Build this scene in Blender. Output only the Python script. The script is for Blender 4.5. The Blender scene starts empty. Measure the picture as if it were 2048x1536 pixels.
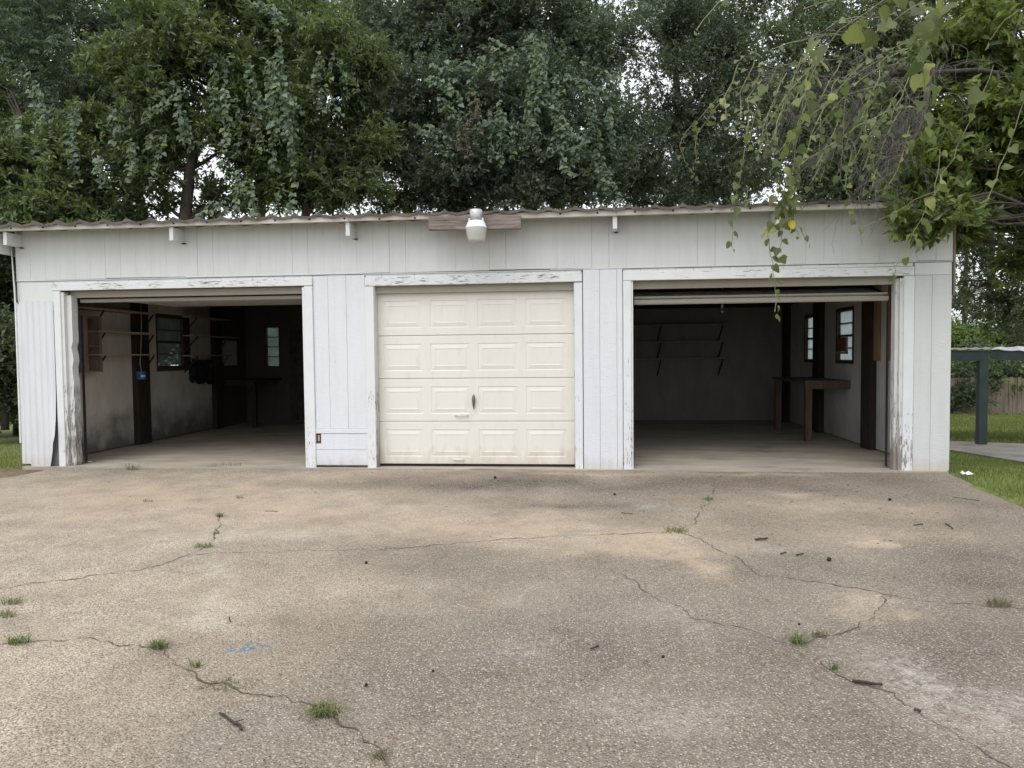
import bpy, math, random
import numpy as np
from mathutils import Vector, Matrix

scene = bpy.context.scene
col = scene.collection
rad = math.radians
rnd = random.Random(11)

# ------------------------------------------------------------------ camera
cam_d = bpy.data.cameras.new("camera")
cam = bpy.data.objects.new("camera", cam_d)
col.objects.link(cam)
F_PX, YAW, PITCH, ROLL = 1423.05, -0.0959, -0.0413, -0.0101
w_ = Vector((math.sin(YAW) * math.cos(PITCH), math.cos(YAW) * math.cos(PITCH), math.sin(PITCH)))
r0_ = Vector((math.cos(YAW), -math.sin(YAW), 0))
u0_ = r0_.cross(w_)
r_ = r0_ * math.cos(ROLL) + u0_ * math.sin(ROLL)
u_ = u0_ * math.cos(ROLL) - r0_ * math.sin(ROLL)
cam.matrix_world = Matrix(((r_.x, u_.x, -w_.x, 2.519), (r_.y, u_.y, -w_.y, -8.568),
                           (r_.z, u_.z, -w_.z, 1.3816), (0, 0, 0, 1)))
cam_d.sensor_width = 36.0
cam_d.lens = F_PX / 2048.0 * 36.0
cam_d.clip_start, cam_d.clip_end = 0.05, 400.0
scene.camera = cam

# ------------------------------------------------------------------ sky, sun, exposure (overcast)
SUN_EL, SUN_AZ = rad(58), rad(200)
world = bpy.data.worlds.new("World")
scene.world = world
world.use_nodes = True
wn = world.node_tree
for n in list(wn.nodes):
    wn.nodes.remove(n)
sky = wn.nodes.new("ShaderNodeTexSky")
sky.sky_type = 'NISHITA'
sky.sun_disc = False
sky.sun_elevation = SUN_EL
sky.sun_rotation = SUN_AZ
sky.air_density, sky.dust_density, sky.ozone_density = 1.0, 4.0, 1.0
hsv = wn.nodes.new("ShaderNodeHueSaturation")
hsv.inputs['Saturation'].default_value = 0.22
bg = wn.nodes.new("ShaderNodeBackground")
bg.inputs['Strength'].default_value = 0.15
wo = wn.nodes.new("ShaderNodeOutputWorld")
wn.links.new(sky.outputs[0], hsv.inputs['Color'])
cloud = wn.nodes.new("ShaderNodeMixRGB")          # even cloud layer over the clear sky
cloud.inputs['Fac'].default_value = 0.72
cloud.inputs['Color2'].default_value = (7.6, 7.9, 8.3, 1.0)
wn.links.new(hsv.outputs[0], cloud.inputs['Color1'])
wn.links.new(cloud.outputs[0], bg.inputs['Color'])
wn.links.new(bg.outputs[0], wo.inputs['Surface'])
sd = bpy.data.lights.new("sun", 'SUN')
sd.energy = 1.2
sd.angle = rad(40)
sd.color = (1.0, 0.97, 0.93)
so = bpy.data.objects.new("sun", sd)
col.objects.link(so)
sdir = Vector((math.sin(SUN_AZ) * math.cos(SUN_EL), math.cos(SUN_AZ) * math.cos(SUN_EL), math.sin(SUN_EL)))
so.rotation_euler = sdir.to_track_quat('Z', 'Y').to_euler()
scene.view_settings.view_transform = 'Standard'
scene.view_settings.look = 'None'
scene.view_settings.gamma = 1.0
scene.view_settings.use_curve_mapping = False
scene.view_settings.exposure = 0.40
scene.render.engine = 'CYCLES'
scene.cycles.max_bounces = 8
scene.cycles.transparent_max_bounces = 12


# ------------------------------------------------------------------ node helpers
class NT:
    def __init__(self, name):
        self.m = bpy.data.materials.new(name)
        self.m.use_nodes = True
        self.t = self.m.node_tree
        for n in list(self.t.nodes):
            self.t.nodes.remove(n)
        self.out = self.t.nodes.new("ShaderNodeOutputMaterial")

    def n(self, typ, **kw):
        nd = self.t.nodes.new("ShaderNode" + typ)
        for k, v in kw.items():
            if k.startswith('_'):
                setattr(nd, k[1:], v)
            else:
                key = k.replace('__', ' ')
                s = nd.inputs[int(key[1:])] if (key[0] == 'i' and key[1:].isdigit()) else nd.inputs[key]
                self.put(s, v)
        return nd

    def put(self, s, v):
        if isinstance(v, bpy.types.NodeSocket):
            self.t.links.new(v, s)
        elif isinstance(v, bpy.types.Node):
            self.t.links.new(v.outputs[0], s)
        else:
            if isinstance(v, tuple) and len(v) == 3 and len(s.default_value) == 4:
                v = v + (1.0,)
            s.default_value = v

    def pos(self, scale=(1, 1, 1)):
        g = self.n('NewGeometry')
        mp = self.n('Mapping', Vector=g.outputs['Position'], Scale=scale)
        return mp.outputs[0]

    def noise(self, vec, scale, detail=4.0, rough=0.55):
        nd = self.n('TexNoise', Vector=vec, Scale=scale, Detail=detail, Roughness=rough)
        return nd.outputs[0]

    def math(self, op, a, b=0.5):
        return self.n('Math', _operation=op, i0=a, i1=b).outputs[0]

    def rng(self, v, a, b, c=0.0, d=1.0):
        return self.n('MapRange', Value=v, From__Min=a, From__Max=b, To__Min=c, To__Max=d).outputs[0]

    def mix(self, f, a, b, mode='MIX'):
        nd = self.n('MixRGB', _blend_type=mode, Fac=f, Color1=a, Color2=b)
        return nd.outputs[0]

    def bump(self, h, strength=0.3, dist=0.01, normal=None):
        nd = self.n('Bump', Height=h, Strength=strength, Distance=dist)
        if normal is not None:
            self.put(nd.inputs['Normal'], normal)
        return nd.outputs[0]

    def principled(self, color, rough=0.6, normal=None, metal=0.0, spec=0.5):
        b = self.n('BsdfPrincipled', Base__Color=color, Roughness=rough, Metallic=metal)
        b.inputs['Specular IOR Level'].default_value = spec
        if normal is not None:
            self.put(b.inputs['Normal'], normal)
        return b.outputs[0]

    def done(self, shader):
        self.t.links.new(shader, self.out.inputs['Surface'])
        return self.m


def simple(name, c, rough=0.6, var=0.25, scale=6.0, metal=0.0, spec=0.4, bump=0.0, bscale=40.0, stretch=(1, 1, 1)):
    k = NT(name)
    p = k.pos(stretch)
    f = k.noise(p, scale, 5)
    lo = tuple(x * (1 - var) for x in c)
    hi = tuple(min(1, x * (1 + var)) for x in c)
    cc = k.mix(k.rng(f, 0.3, 0.7), lo, hi)
    nm = k.bump(k.noise(p, bscale, 4), bump, 0.01) if bump else None
    return k.done(k.principled(cc, rough, nm, metal, spec))


def paint(name, base, grain=(1, 1, 1), streak=0.10, bump=0.35, dirt=(0.35, 0.32, 0.28), gscale=30.0, specks=0.042, foot=0.0):
    """weathered painted plywood: streaks, specks, grain relief"""
    k = NT(name)
    p = k.pos()
    st = k.noise(k.pos((5, 5, 0.5)), 2.2, 6, 0.6)
    bl = k.noise(p, 1.1, 4)
    f = k.math('MULTIPLY', k.rng(st, 0.45, 0.8), streak * 4)
    c = k.mix(f, base, tuple(x * 0.74 for x in base))
    c = k.mix(k.math('MULTIPLY', k.rng(bl, 0.4, 0.8), streak * 3), c, tuple(a * b for a, b in zip(base, (0.86, 0.83, 0.78))))
    vo = k.n('TexVoronoi', Vector=p, Scale=9.0, Randomness=1.0)
    sp = k.math('LESS_THAN', vo.outputs['Distance'], specks)
    pick = k.math('GREATER_THAN', vo.outputs['Color'], 0.64)
    c = k.mix(k.math('MULTIPLY', k.math('MULTIPLY', sp, pick), 0.85), c, dirt)
    if foot:
        sep = k.n('SeparateXYZ', Vector=p)
        z = k.math('ADD', sep.outputs[2], k.math('MULTIPLY', k.noise(k.pos((9, 9, 2)), 2.0), 0.25))
        c = k.mix(k.rng(z, 0.28, 0.1, 0, foot), c, (0.42, 0.34, 0.25))
    g = k.noise(k.pos(grain), gscale, 6, 0.65)
    c = k.mix(k.rng(g, 0.5, 0.72, 0, 0.3), c, tuple(x * 0.82 for x in base))
    nm = k.bump(g, bump, 0.006)
    return k.done(k.principled(c, 0.62, nm, 0, 0.3))


def peel(name, base, stretch, wear, wood=(0.25, 0.225, 0.20), foot=0.0):
    """flaking paint over grey wood"""
    k = NT(name)
    p = k.pos(stretch)
    a = k.noise(p, 15.0, 8, 0.72)
    b = k.noise(k.pos(), 1.7, 3)
    thr = k.math('ADD', k.math('MULTIPLY', b, 0.5), 0.43 - wear)
    if foot:
        sep = k.n('SeparateXYZ', Vector=k.pos())
        thr = k.math('SUBTRACT', thr, k.rng(sep.outputs[2], 1.3, 0.0, 0.0, foot))
    d = k.math('SUBTRACT', a, thr)
    m = k.rng(d, 0.0, 0.02)
    edge = k.rng(k.math('ABSOLUTE', d), 0.03, 0.0)
    woodc = k.mix(k.noise(k.pos(tuple(s * 3 for s in stretch)), 8, 4), tuple(x * 0.55 for x in wood), tuple(x * 1.5 for x in wood))
    pc = k.mix(k.rng(k.noise(k.pos(), 4.0, 5), 0.4, 0.75, 0, 0.4), base, tuple(x * 0.8 for x in base))
    pc = k.mix(k.math('MULTIPLY', edge, 0.25), pc, (0.5, 0.46, 0.4))
    c = k.mix(m, pc, woodc)
    nm = k.bump(k.math('SUBTRACT', 1.0, m), 0.7, 0.004)
    return k.done(k.principled(c, 0.65, nm, 0, 0.3))


def leafmat(name, dark, light, trans=0.3, rough=0.45, accent=None, acc_amt=0.06, spec=0.4, young_lit=None, single=False):
    k = NT(name)
    g = k.n('NewGeometry')
    rp = k.n('ObjectInfo').outputs['Random'] if single else g.outputs['Random Per Island']
    big = k.noise(k.pos(), 0.9, 3)
    f = k.math('ADD', k.math('MULTIPLY', rp, 0.6), k.rng(big, 0.3, 0.7, -0.1, 0.5))
    c = k.mix(f, dark, light)
    if young_lit:
        ta = k.n('Attribute', _attribute_name='young_lit')
        c = k.mix(ta.outputs['Fac'], c, young_lit)  # new growth tone that also carries painted light on outer leaves
    if accent:
        c = k.mix(k.math('GREATER_THAN', k.math('FRACT', k.math('MULTIPLY', rp, 37.7), 0), 1 - acc_amt), c, accent)
    p = k.principled(c, rough, None, 0, spec)
    t = k.n('BsdfTranslucent', Color=k.mix(0.5, c, (0.25, 0.35, 0.06)))
    s = k.n('MixShader', Fac=trans, i1=p, i2=t.outputs[0])
    return k.done(s.outputs[0])


MAT = {}
MAT['upper'] = paint('upper_siding_paint', (0.615, 0.622, 0.628), (4, 4, 0.35), 0.09, 0.25, gscale=16)
MAT['pier'] = paint('pier_siding_paint', (0.66, 0.68, 0.725), (3, 3, 26), 0.07, 0.9, gscale=4.5, foot=0.5)
MAT['pier_r'] = paint('corner_siding_paint', (0.60, 0.61, 0.615), (3, 3, 26), 0.08, 0.9, gscale=4.5, foot=0.55)
MAT['plain'] = paint('white_paint', (0.66, 0.67, 0.67), (3, 3, 1), 0.08, 0.2)
MAT['metal_w'] = paint('white_metal_paint', (0.64, 0.65, 0.68), (6, 6, 0.5), 0.12, 0.15, foot=0.5)
MAT['trim_h'] = peel('flaking_trim_paint', (0.67, 0.68, 0.69), (0.7, 4, 5), 0.10)
MAT['trim_h2'] = peel('lightly_flaking_trim_paint', (0.70, 0.71, 0.72), (0.7, 4, 5), 0.06)
MAT['trim_v'] = peel('jamb_trim_paint', (0.67, 0.68, 0.70), (5, 5, 0.8), 0.0, foot=0.09)
MAT['jamb'] = peel('rotten_jamb_paint', (0.62, 0.62, 0.61), (5, 5, 0.5), 0.05, foot=0.18)
MAT['header'] = paint('header_paint', (0.40, 0.37, 0.32), (1, 3, 3), 0.1, 0.2)
MAT['rail'] = paint('door_rail_paint', (0.29, 0.265, 0.225), (1, 3, 3), 0.1, 0.2)
MAT['fascia'] = paint('fascia_paint', (0.58, 0.55, 0.51), (1, 3, 3), 0.12, 0.2)
MAT['backing'] = simple('dark_sheathing', (0.2, 0.19, 0.18), 0.9)
MAT['closure'] = simple('roof_weathered', (0.20, 0.175, 0.15), 0.8, 0.4, 9.0, bump=0.4, bscale=25)
MAT['roofmetal'] = simple('roof_metal', (0.105, 0.09, 0.078), 0.7, 0.4, 5.0, 0.15, bump=0.2)
MAT['rafter'] = simple('rafter_raw_wood', (0.06, 0.045, 0.034), 0.85, 0.35, 8, bump=0.3, stretch=(1, 0.2, 1))
MAT['post'] = simple('dark_creosote_post', (0.028, 0.018, 0.014), 0.85, 0.4, 9, bump=0.4, stretch=(2, 2, 0.3))
MAT['stud'] = simple('new_pine_stud', (0.25, 0.16, 0.095), 0.7, 0.25, 9, bump=0.2, stretch=(3, 3, 0.3))
MAT['bench'] = simple('bench_wood', (0.105, 0.07, 0.05), 0.7, 0.35, 8, bump=0.3, stretch=(3, 1, 0.3))
MAT['shelf'] = simple('shelf_wood', (0.30, 0.24, 0.19), 0.7, 0.25, 6, bump=0.2, stretch=(1, 0.2, 1))
MAT['cab'] = simple('cabinet_wood', (0.18, 0.125, 0.10), 0.65, 0.3, 6, bump=0.2, stretch=(3, 3, 0.4))
MAT['iron'] = simple('dark_iron', (0.05, 0.05, 0.05), 0.5, 0.3, 20, 0.7)
MAT['black'] = simple('black_cloth', (0.012, 0.012, 0.014), 0.95, 0.4, 14, bump=0.5)
MAT['blue'] = simple('blue_plastic', (0.03, 0.13, 0.30), 0.5, 0.2)
MAT['galv'] = simple('galvanised_steel', (0.52, 0.53, 0.54), 0.38, 0.2, 8, 0.7)
MAT['lampwhite'] = simple('lamp_white', (0.72, 0.73, 0.72), 0.4, 0.1, 10)
MAT['teal'] = simple('slate_teal_paint', (0.021, 0.036, 0.035), 0.6, 0.25, 5, bump=0.15)
MAT['cproof'] = simple('pale_roof_metal', (0.46, 0.47, 0.48), 0.5, 0.15, 3, 0.2)
MAT['rust'] = simple('rusty_metal', (0.30, 0.12, 0.06), 0.8, 0.4, 10)
MAT['picket'] = simple('grey_cedar', (0.18, 0.145, 0.115), 0.85, 0.4, 3.5, bump=0.4, stretch=(4, 4, 0.4))
MAT['weathered'] = None
MAT['bark'] = simple('bark', (0.055, 0.045, 0.038), 0.9, 0.5, 7, bump=0.8, bscale=14, stretch=(2, 2, 0.5))
MAT['twig'] = simple('dead_twig', (0.115, 0.108, 0.096), 0.9, 0.45, 6)
MAT['stem'] = simple('vine_stem', (0.20, 0.20, 0.11), 0.7, 0.3, 9)
MAT['stick'] = simple('fallen_stick', (0.05, 0.035, 0.028), 0.9, 0.5, 30, bump=0.6)
MAT['pod'] = simple('seed_pod', (0.025, 0.02, 0.017), 0.9, 0.5, 60)
MAT['paper'] = simple('white_paper', (0.75, 0.75, 0.74), 0.8, 0.08)
MAT['handle'] = simple('tarnished_handle', (0.16, 0.155, 0.15), 0.4, 0.3, 40, 0.8)
MAT['joint'] = simple('crack_dirt', (0.085, 0.072, 0.058), 0.95, 0.4, 12)
MAT['winframe'] = simple('window_frame_dark', (0.05, 0.035, 0.03), 0.7, 0.3)
MAT['alu'] = simple('aluminium', (0.45, 0.45, 0.45), 0.45, 0.2, 10, 0.6)
MAT['card'] = simple('cardboard', (0.16, 0.08, 0.05), 0.85, 0.2)
MAT['dirtbrown'] = simple('broken_hole_wood', (0.13, 0.055, 0.03), 0.9, 0.5, 60)
MAT['leaf_oak'] = leafmat('oak_leaves', (0.052, 0.076, 0.060), (0.135, 0.175, 0.134), 0.36, 0.36, spec=0.55)
MAT['leaf_laurel'] = leafmat('laurel_leaves', (0.048, 0.074, 0.040), (0.105, 0.146, 0.072), 0.36, 0.36, spec=0.55, young_lit=(0.19, 0.235, 0.078))
MAT['leaf_laurel2'] = leafmat('near_laurel_leaves', (0.05, 0.075, 0.026), (0.11, 0.15, 0.045), 0.42, 0.36, (0.20, 0.16, 0.04), 0.02, young_lit=(0.23, 0.29, 0.07))
MAT['leaf_pecan'] = leafmat('pecan_leaves', (0.052, 0.080, 0.060), (0.110, 0.150, 0.110), 0.36, 0.5)
MAT['leaf_vine'] = leafmat('vine_leaves', (0.070, 0.104, 0.074), (0.185, 0.245, 0.165), 0.36, 0.45, (0.20, 0.25, 0.10), 0.08)
MAT['leaf_near'] = leafmat('near_vine_leaves', (0.050, 0.068, 0.034), (0.175, 0.20, 0.070), 0.40, 0.5, (0.26, 0.27, 0.09), 0.12, single=True)
MAT['leaf_shrub'] = leafmat('shrub_leaves', (0.08, 0.12, 0.035), (0.19, 0.25, 0.07), 0.3, 0.5)
MAT['leaf_dark'] = leafmat('shade_leaves', (0.042, 0.062, 0.040), (0.105, 0.138, 0.080), 0.36, 0.45)
MAT['leaf_pine'] = leafmat('pine_needles', (0.04, 0.06, 0.045), (0.08, 0.11, 0.08), 0.2, 0.6)
MAT['leaf_dead'] = leafmat('dead_leaves', (0.10, 0.075, 0.055), (0.18, 0.14, 0.10), 0.2, 0.8)
MAT['leaf_mass'] = leafmat('small_vine_leaves', (0.055, 0.075, 0.035), (0.17, 0.20, 0.085), 0.35, 0.5, (0.26, 0.28, 0.12), 0.1)
MAT['yellow'] = leafmat('yellow_leaf', (0.55, 0.42, 0.03), (0.6, 0.5, 0.05), 0.35, 0.5)
MAT['grass'] = leafmat('grass_blades', (0.12, 0.155, 0.042), (0.28, 0.32, 0.095), 0.3, 0.6, (0.25, 0.22, 0.10), 0.08)
MAT['weed'] = leafmat('weed_blades', (0.075, 0.10, 0.04), (0.19, 0.22, 0.09), 0.3, 0.6, (0.30, 0.26, 0.14), 0.15)
MAT['dryweed'] = leafmat('dry_weed_blades', (0.12, 0.11, 0.07), (0.22, 0.20, 0.12), 0.3, 0.8)


def m_board():
    k = NT('grey_weathered_plank')
    g = k.noise(k.pos((0.6, 1, 9)), 5.0, 7, 0.7)
    c = k.mix(k.rng(g, 0.35, 0.7), (0.10, 0.075, 0.065), (0.32, 0.27, 0.25))
    kn = k.n('TexVoronoi', Vector=k.pos((1, 1, 2.2)), Scale=2.6)
    c = k.mix(k.rng(kn.outputs['Distance'], 0.16, 0.03, 0, 0.7), c, (0.07, 0.04, 0.03))
    return k.done(k.principled(c, 0.85, k.bump(g, 0.5, 0.006), 0, 0.2))


MAT['weathered'] = m_board()


def m_cream():
    k = NT('cream_door_steel')
    p = k.pos()
    c = (0.70, 0.675, 0.615)
    st = k.noise(k.pos((5, 5, 0.7)), 2.0, 5)
    cc = k.mix(k.rng(st, 0.45, 0.8, 0, 0.35), c, (0.63, 0.60, 0.535))
    vo = k.n('TexVoronoi', Vector=p, Scale=11.0)
    sp = k.math('MULTIPLY', k.math('LESS_THAN', vo.outputs['Distance'], 0.045), k.math('GREATER_THAN', vo.outputs['Color'], 0.75))
    cc = k.mix(k.math('MULTIPLY', sp, 0.6), cc, (0.3, 0.25, 0.2))
    sepz = k.n('SeparateXYZ', Vector=p)
    dn = k.noise(k.pos((3, 3, 1.2)), 3.0, 6, 0.65)
    zz = k.math('SUBTRACT', sepz.outputs[2], k.math('MULTIPLY', dn, 0.5))
    cc = k.mix(k.rng(zz, 0.0, -0.25, 0, 0.5), cc, (0.42, 0.34, 0.25))
    cc = k.mix(k.rng(dn, 0.56, 0.72, 0, 0.22), cc, (0.45, 0.40, 0.33))
    b = k.noise(k.pos((2, 2, 1)), 60, 3)
    return k.done(k.principled(cc, 0.45, k.bump(b, 0.12, 0.004), 0, 0.4))


MAT['cream'] = m_cream()


def m_wallboard(name, c, stain):
    k = NT(name)
    p = k.pos()
    sep = k.n('SeparateXYZ', Vector=p)
    n1 = k.noise(k.pos((2, 2, 0.7)), 2.3, 6, 0.6)
    cc = k.mix(k.rng(n1, 0.35, 0.75), c, tuple(x * 0.75 for x in c))
    z = k.math('SUBTRACT', sep.outputs[2], k.math('MULTIPLY', k.noise(p, 2.6, 5), 1.1))
    cc = k.mix(k.rng(z, 0.1, -0.45, 0, stain), cc, (0.11, 0.10, 0.085))
    vo = k.n('TexVoronoi', Vector=p, Scale=5.0)
    cc = k.mix(k.math('MULTIPLY', k.math('LESS_THAN', vo.outputs['Distance'], 0.06), 0.6), cc, (0.12, 0.10, 0.08))
    return k.done(k.principled(cc, 0.8, k.bump(n1, 0.1, 0.01), 0, 0.2))


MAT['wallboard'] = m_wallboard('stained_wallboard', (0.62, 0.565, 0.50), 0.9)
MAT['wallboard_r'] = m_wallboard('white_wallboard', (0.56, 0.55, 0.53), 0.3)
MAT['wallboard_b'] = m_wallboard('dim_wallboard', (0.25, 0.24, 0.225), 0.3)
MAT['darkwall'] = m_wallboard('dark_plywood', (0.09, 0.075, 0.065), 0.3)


def m_slab():
    k = NT('garage_slab')
    p = k.pos()
    a = k.noise(k.pos((0.8, 2.2, 1)), 1.6, 7, 0.65)
    c = k.mix(k.rng(a, 0.32, 0.68), (0.29, 0.26, 0.225), (0.50, 0.44, 0.365))
    b = k.noise(k.pos((1, 3, 1)), 1.1, 5)
    c = k.mix(k.rng(b, 0.56, 0.7, 0, 0.6), c, (0.13, 0.115, 0.10))
    s = k.noise(p, 0.9, 3)
    c = k.mix(k.rng(s, 0.5, 0.7, 0, 0.35), c, (0.47, 0.36, 0.24))
    f = k.noise(p, 90, 3)
    c = k.mix(k.rng(f, 0.3, 0.8, 0, 0.3), c, (0.16, 0.14, 0.12))
    return k.done(k.principled(c, 0.75, k.bump(f, 0.2, 0.004), 0, 0.3))


MAT['slab'] = m_slab()


def m_drive():
    """exposed aggregate: pebbles in a matrix; stain layout comes from the stain attribute (tan, pale, grime)"""
    k = NT('exposed_aggregate')
    p = k.pos()
    at = k.n('Attribute', _attribute_name='stain')
    sp = k.n('SeparateColor', Color=at.outputs['Color'])
    tan, pale, grime = sp.outputs[0], sp.outputs[1], sp.outputs[2]
    wob = k.noise(p, 2.4, 8, 0.72)
    wob2 = k.noise(p, 0.7, 6, 0.6)
    v1 = k.n('TexVoronoi', Vector=p, Scale=105.0)
    v2 = k.n('TexVoronoi', Vector=p, Scale=150.0)
    s1 = k.n('SeparateColor', Color=v1.outputs['Color'])
    s2 = k.n('SeparateColor', Color=v2.outputs['Color'])
    peb = k.n('ValToRGB', Fac=s1.outputs[0])
    cr = peb.color_ramp
    cr.elements[0].position, cr.elements[0].color = 0.0, (0.13, 0.10, 0.08, 1)
    cr.elements[1].position, cr.elements[1].color = 1.0, (0.62, 0.56, 0.48, 1)
    for ps, cl in ((0.3, (0.25, 0.19, 0.14, 1)), (0.6, (0.33, 0.27, 0.21, 1)), (0.82, (0.42, 0.35, 0.27, 1))):
        e = cr.elements.new(ps)
        e.color = cl
    peb2 = k.mix(s2.outputs[0], (0.15, 0.125, 0.10), (0.46, 0.40, 0.33))
    pc = k.mix(k.math('GREATER_THAN', s1.outputs[1], 0.42), peb2, peb)
    inpeb = k.rng(v1.outputs['Distance'], 0.62, 0.40)
    matrix = k.mix(k.rng(wob, 0.35, 0.65), (0.29, 0.246, 0.198), (0.56, 0.485, 0.395))
    dk = k.math('MULTIPLY', grime, k.rng(wob, 0.2, 0.62, 0.45, 1.15))
    matrix = k.mix(dk, matrix, (0.075, 0.066, 0.058))
    pc = k.mix(k.math('MULTIPLY', dk, 0.55), pc, k.mix(1.0, pc, (0.55, 0.53, 0.52), 'MULTIPLY'))
    c = k.mix(inpeb, matrix, pc)
    pit = k.n('TexVoronoi', Vector=p, Scale=74.0)
    sp3 = k.n('SeparateColor', Color=pit.outputs['Color'])
    lone = k.math('MULTIPLY', k.math('LESS_THAN', pit.outputs['Distance'], 0.30), k.math('GREATER_THAN', sp3.outputs[0], 0.62))
    c = k.mix(k.math('MULTIPLY', lone, 0.8), c, k.mix(sp3.outputs[1], (0.62, 0.56, 0.48), (0.36, 0.28, 0.22)))
    hole = k.math('MULTIPLY', k.math('LESS_THAN', pit.outputs['Distance'], 0.26), k.math('LESS_THAN', sp3.outputs[0], 0.26))
    c = k.mix(k.math('MULTIPLY', hole, 0.7), c, (0.06, 0.05, 0.045))
    c = k.mix(k.rng(wob2, 0.45, 0.7, 0, 0.45), c, k.mix(1.0, c, (0.72, 0.70, 0.68), 'MULTIPLY'))
    tf = k.math('MULTIPLY', tan, k.rng(wob, 0.25, 0.7, 0.55, 1.0))
    c = k.mix(k.math('MULTIPLY', tf, 0.62), c, (0.50, 0.385, 0.265))
    pf = k.math('MULTIPLY', pale, k.rng(wob, 0.3, 0.62, 0.2, 1.0))
    c = k.mix(k.math('MULTIPLY', k.math('MULTIPLY', pf, 0.7), k.rng(k.noise(p, 26, 5, 0.7), 0.38, 0.6)), c, (0.54, 0.50, 0.45))
    al = at.outputs['Alpha']
    c = k.mix(k.math('MULTIPLY', al, k.rng(k.noise(p, 40, 4), 0.42, 0.6)), c, (0.08, 0.17, 0.27))
    h = k.math('ADD', k.math('MULTIPLY', k.rng(v1.outputs['Distance'], 0.8, 0.1), 1.0), k.math('MULTIPLY', wob, 0.6))
    return k.done(k.principled(c, 0.9, k.bump(h, 0.85, 0.008), 0, 0.15))


MAT['drive'] = m_drive()


def m_terrain():
    k = NT('lawn_soil')
    p = k.pos()
    a = k.noise(p, 0.9, 6, 0.6)
    b = k.noise(p, 14, 5)
    c = k.mix(k.rng(b, 0.3, 0.7), (0.09, 0.12, 0.04), (0.19, 0.215, 0.075))
    at = k.n('Attribute', _attribute_name='dirt')
    soil = k.mix(k.rng(k.noise(p, 30, 5), 0.3, 0.7), (0.09, 0.065, 0.045), (0.24, 0.18, 0.125))
    f = k.math('MULTIPLY', at.outputs['Fac'], k.rng(k.noise(p, 5, 5), 0.25, 0.5))
    c = k.mix(f, c, soil)
    c = k.mix(k.rng(a, 0.55, 0.75, 0, 0.4), c, (0.14, 0.13, 0.05))
    return k.done(k.principled(c, 0.9, k.bump(b, 0.6, 0.03), 0, 0.1))


MAT['terrain'] = m_terrain()
MAT['patio'] = simple('patio_concrete', (0.20, 0.185, 0.165), 0.8, 0.35, 2.0, bump=0.2)


def m_frost():
    k = NT('frosted_glass')
    n = k.noise(k.pos(), 6, 4)
    t = k.n('BsdfTranslucent', Color=k.mix(k.rng(n, 0.3, 0.7), (0.62, 0.68, 0.68), (0.80, 0.84, 0.84)))
    g = k.n('BsdfGlossy', Color=(0.8, 0.8, 0.8), Roughness=0.3)
    tr = k.n('BsdfTransparent', Color=(0.7, 0.75, 0.75))
    a = k.n('MixShader', Fac=0.25, i1=t.outputs[0], i2=tr.outputs[0])
    s = k.n('MixShader', Fac=0.05, i1=a.outputs[0], i2=g.outputs[0])
    return k.done(s.outputs[0])


def m_dusty():
    k = NT('dusty_glass')
    n = k.noise(k.pos(), 5, 5)
    d = k.n('BsdfDiffuse', Color=(0.50, 0.54, 0.51))
    tr = k.n('BsdfTransparent', Color=(0.36, 0.42, 0.38))
    g = k.n('BsdfGlossy', Color=(0.9, 0.9, 0.9), Roughness=0.08)
    a = k.n('MixShader', Fac=k.rng(n, 0.3, 0.7, 0.30, 0.55), i1=tr.outputs[0], i2=d.outputs[0])
    s = k.n('MixShader', Fac=0.08, i1=a.outputs[0], i2=g.outputs[0])
    return k.done(s.outputs[0])


def m_lens():
    k = NT('lamp_lens')
    c = k.mix(k.noise(k.pos((1, 1, 3)), 9, 3), (0.62, 0.61, 0.56), (0.80, 0.79, 0.74))
    p = k.principled(c, 0.3, None, 0, 0.5)
    t = k.n('BsdfTranslucent', Color=(0.75, 0.74, 0.70))
    s = k.n('MixShader', Fac=0.45, i1=p, i2=t.outputs[0])
    return k.done(s.outputs[0])


def m_bulb():
    k = NT('bulb_glass')
    tr = k.n('BsdfTransparent', Color=(0.8, 0.8, 0.8))
    g = k.n('BsdfGlossy', Color=(0.9, 0.9, 0.9), Roughness=0.15)
    s = k.n('MixShader', Fac=0.35, i1=tr.outputs[0], i2=g.outputs[0])
    return k.done(s.outputs[0])


MAT['frost'], MAT['dusty'], MAT['lens'], MAT['bulb'] = m_frost(), m_dusty(), m_lens(), m_bulb()


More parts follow.
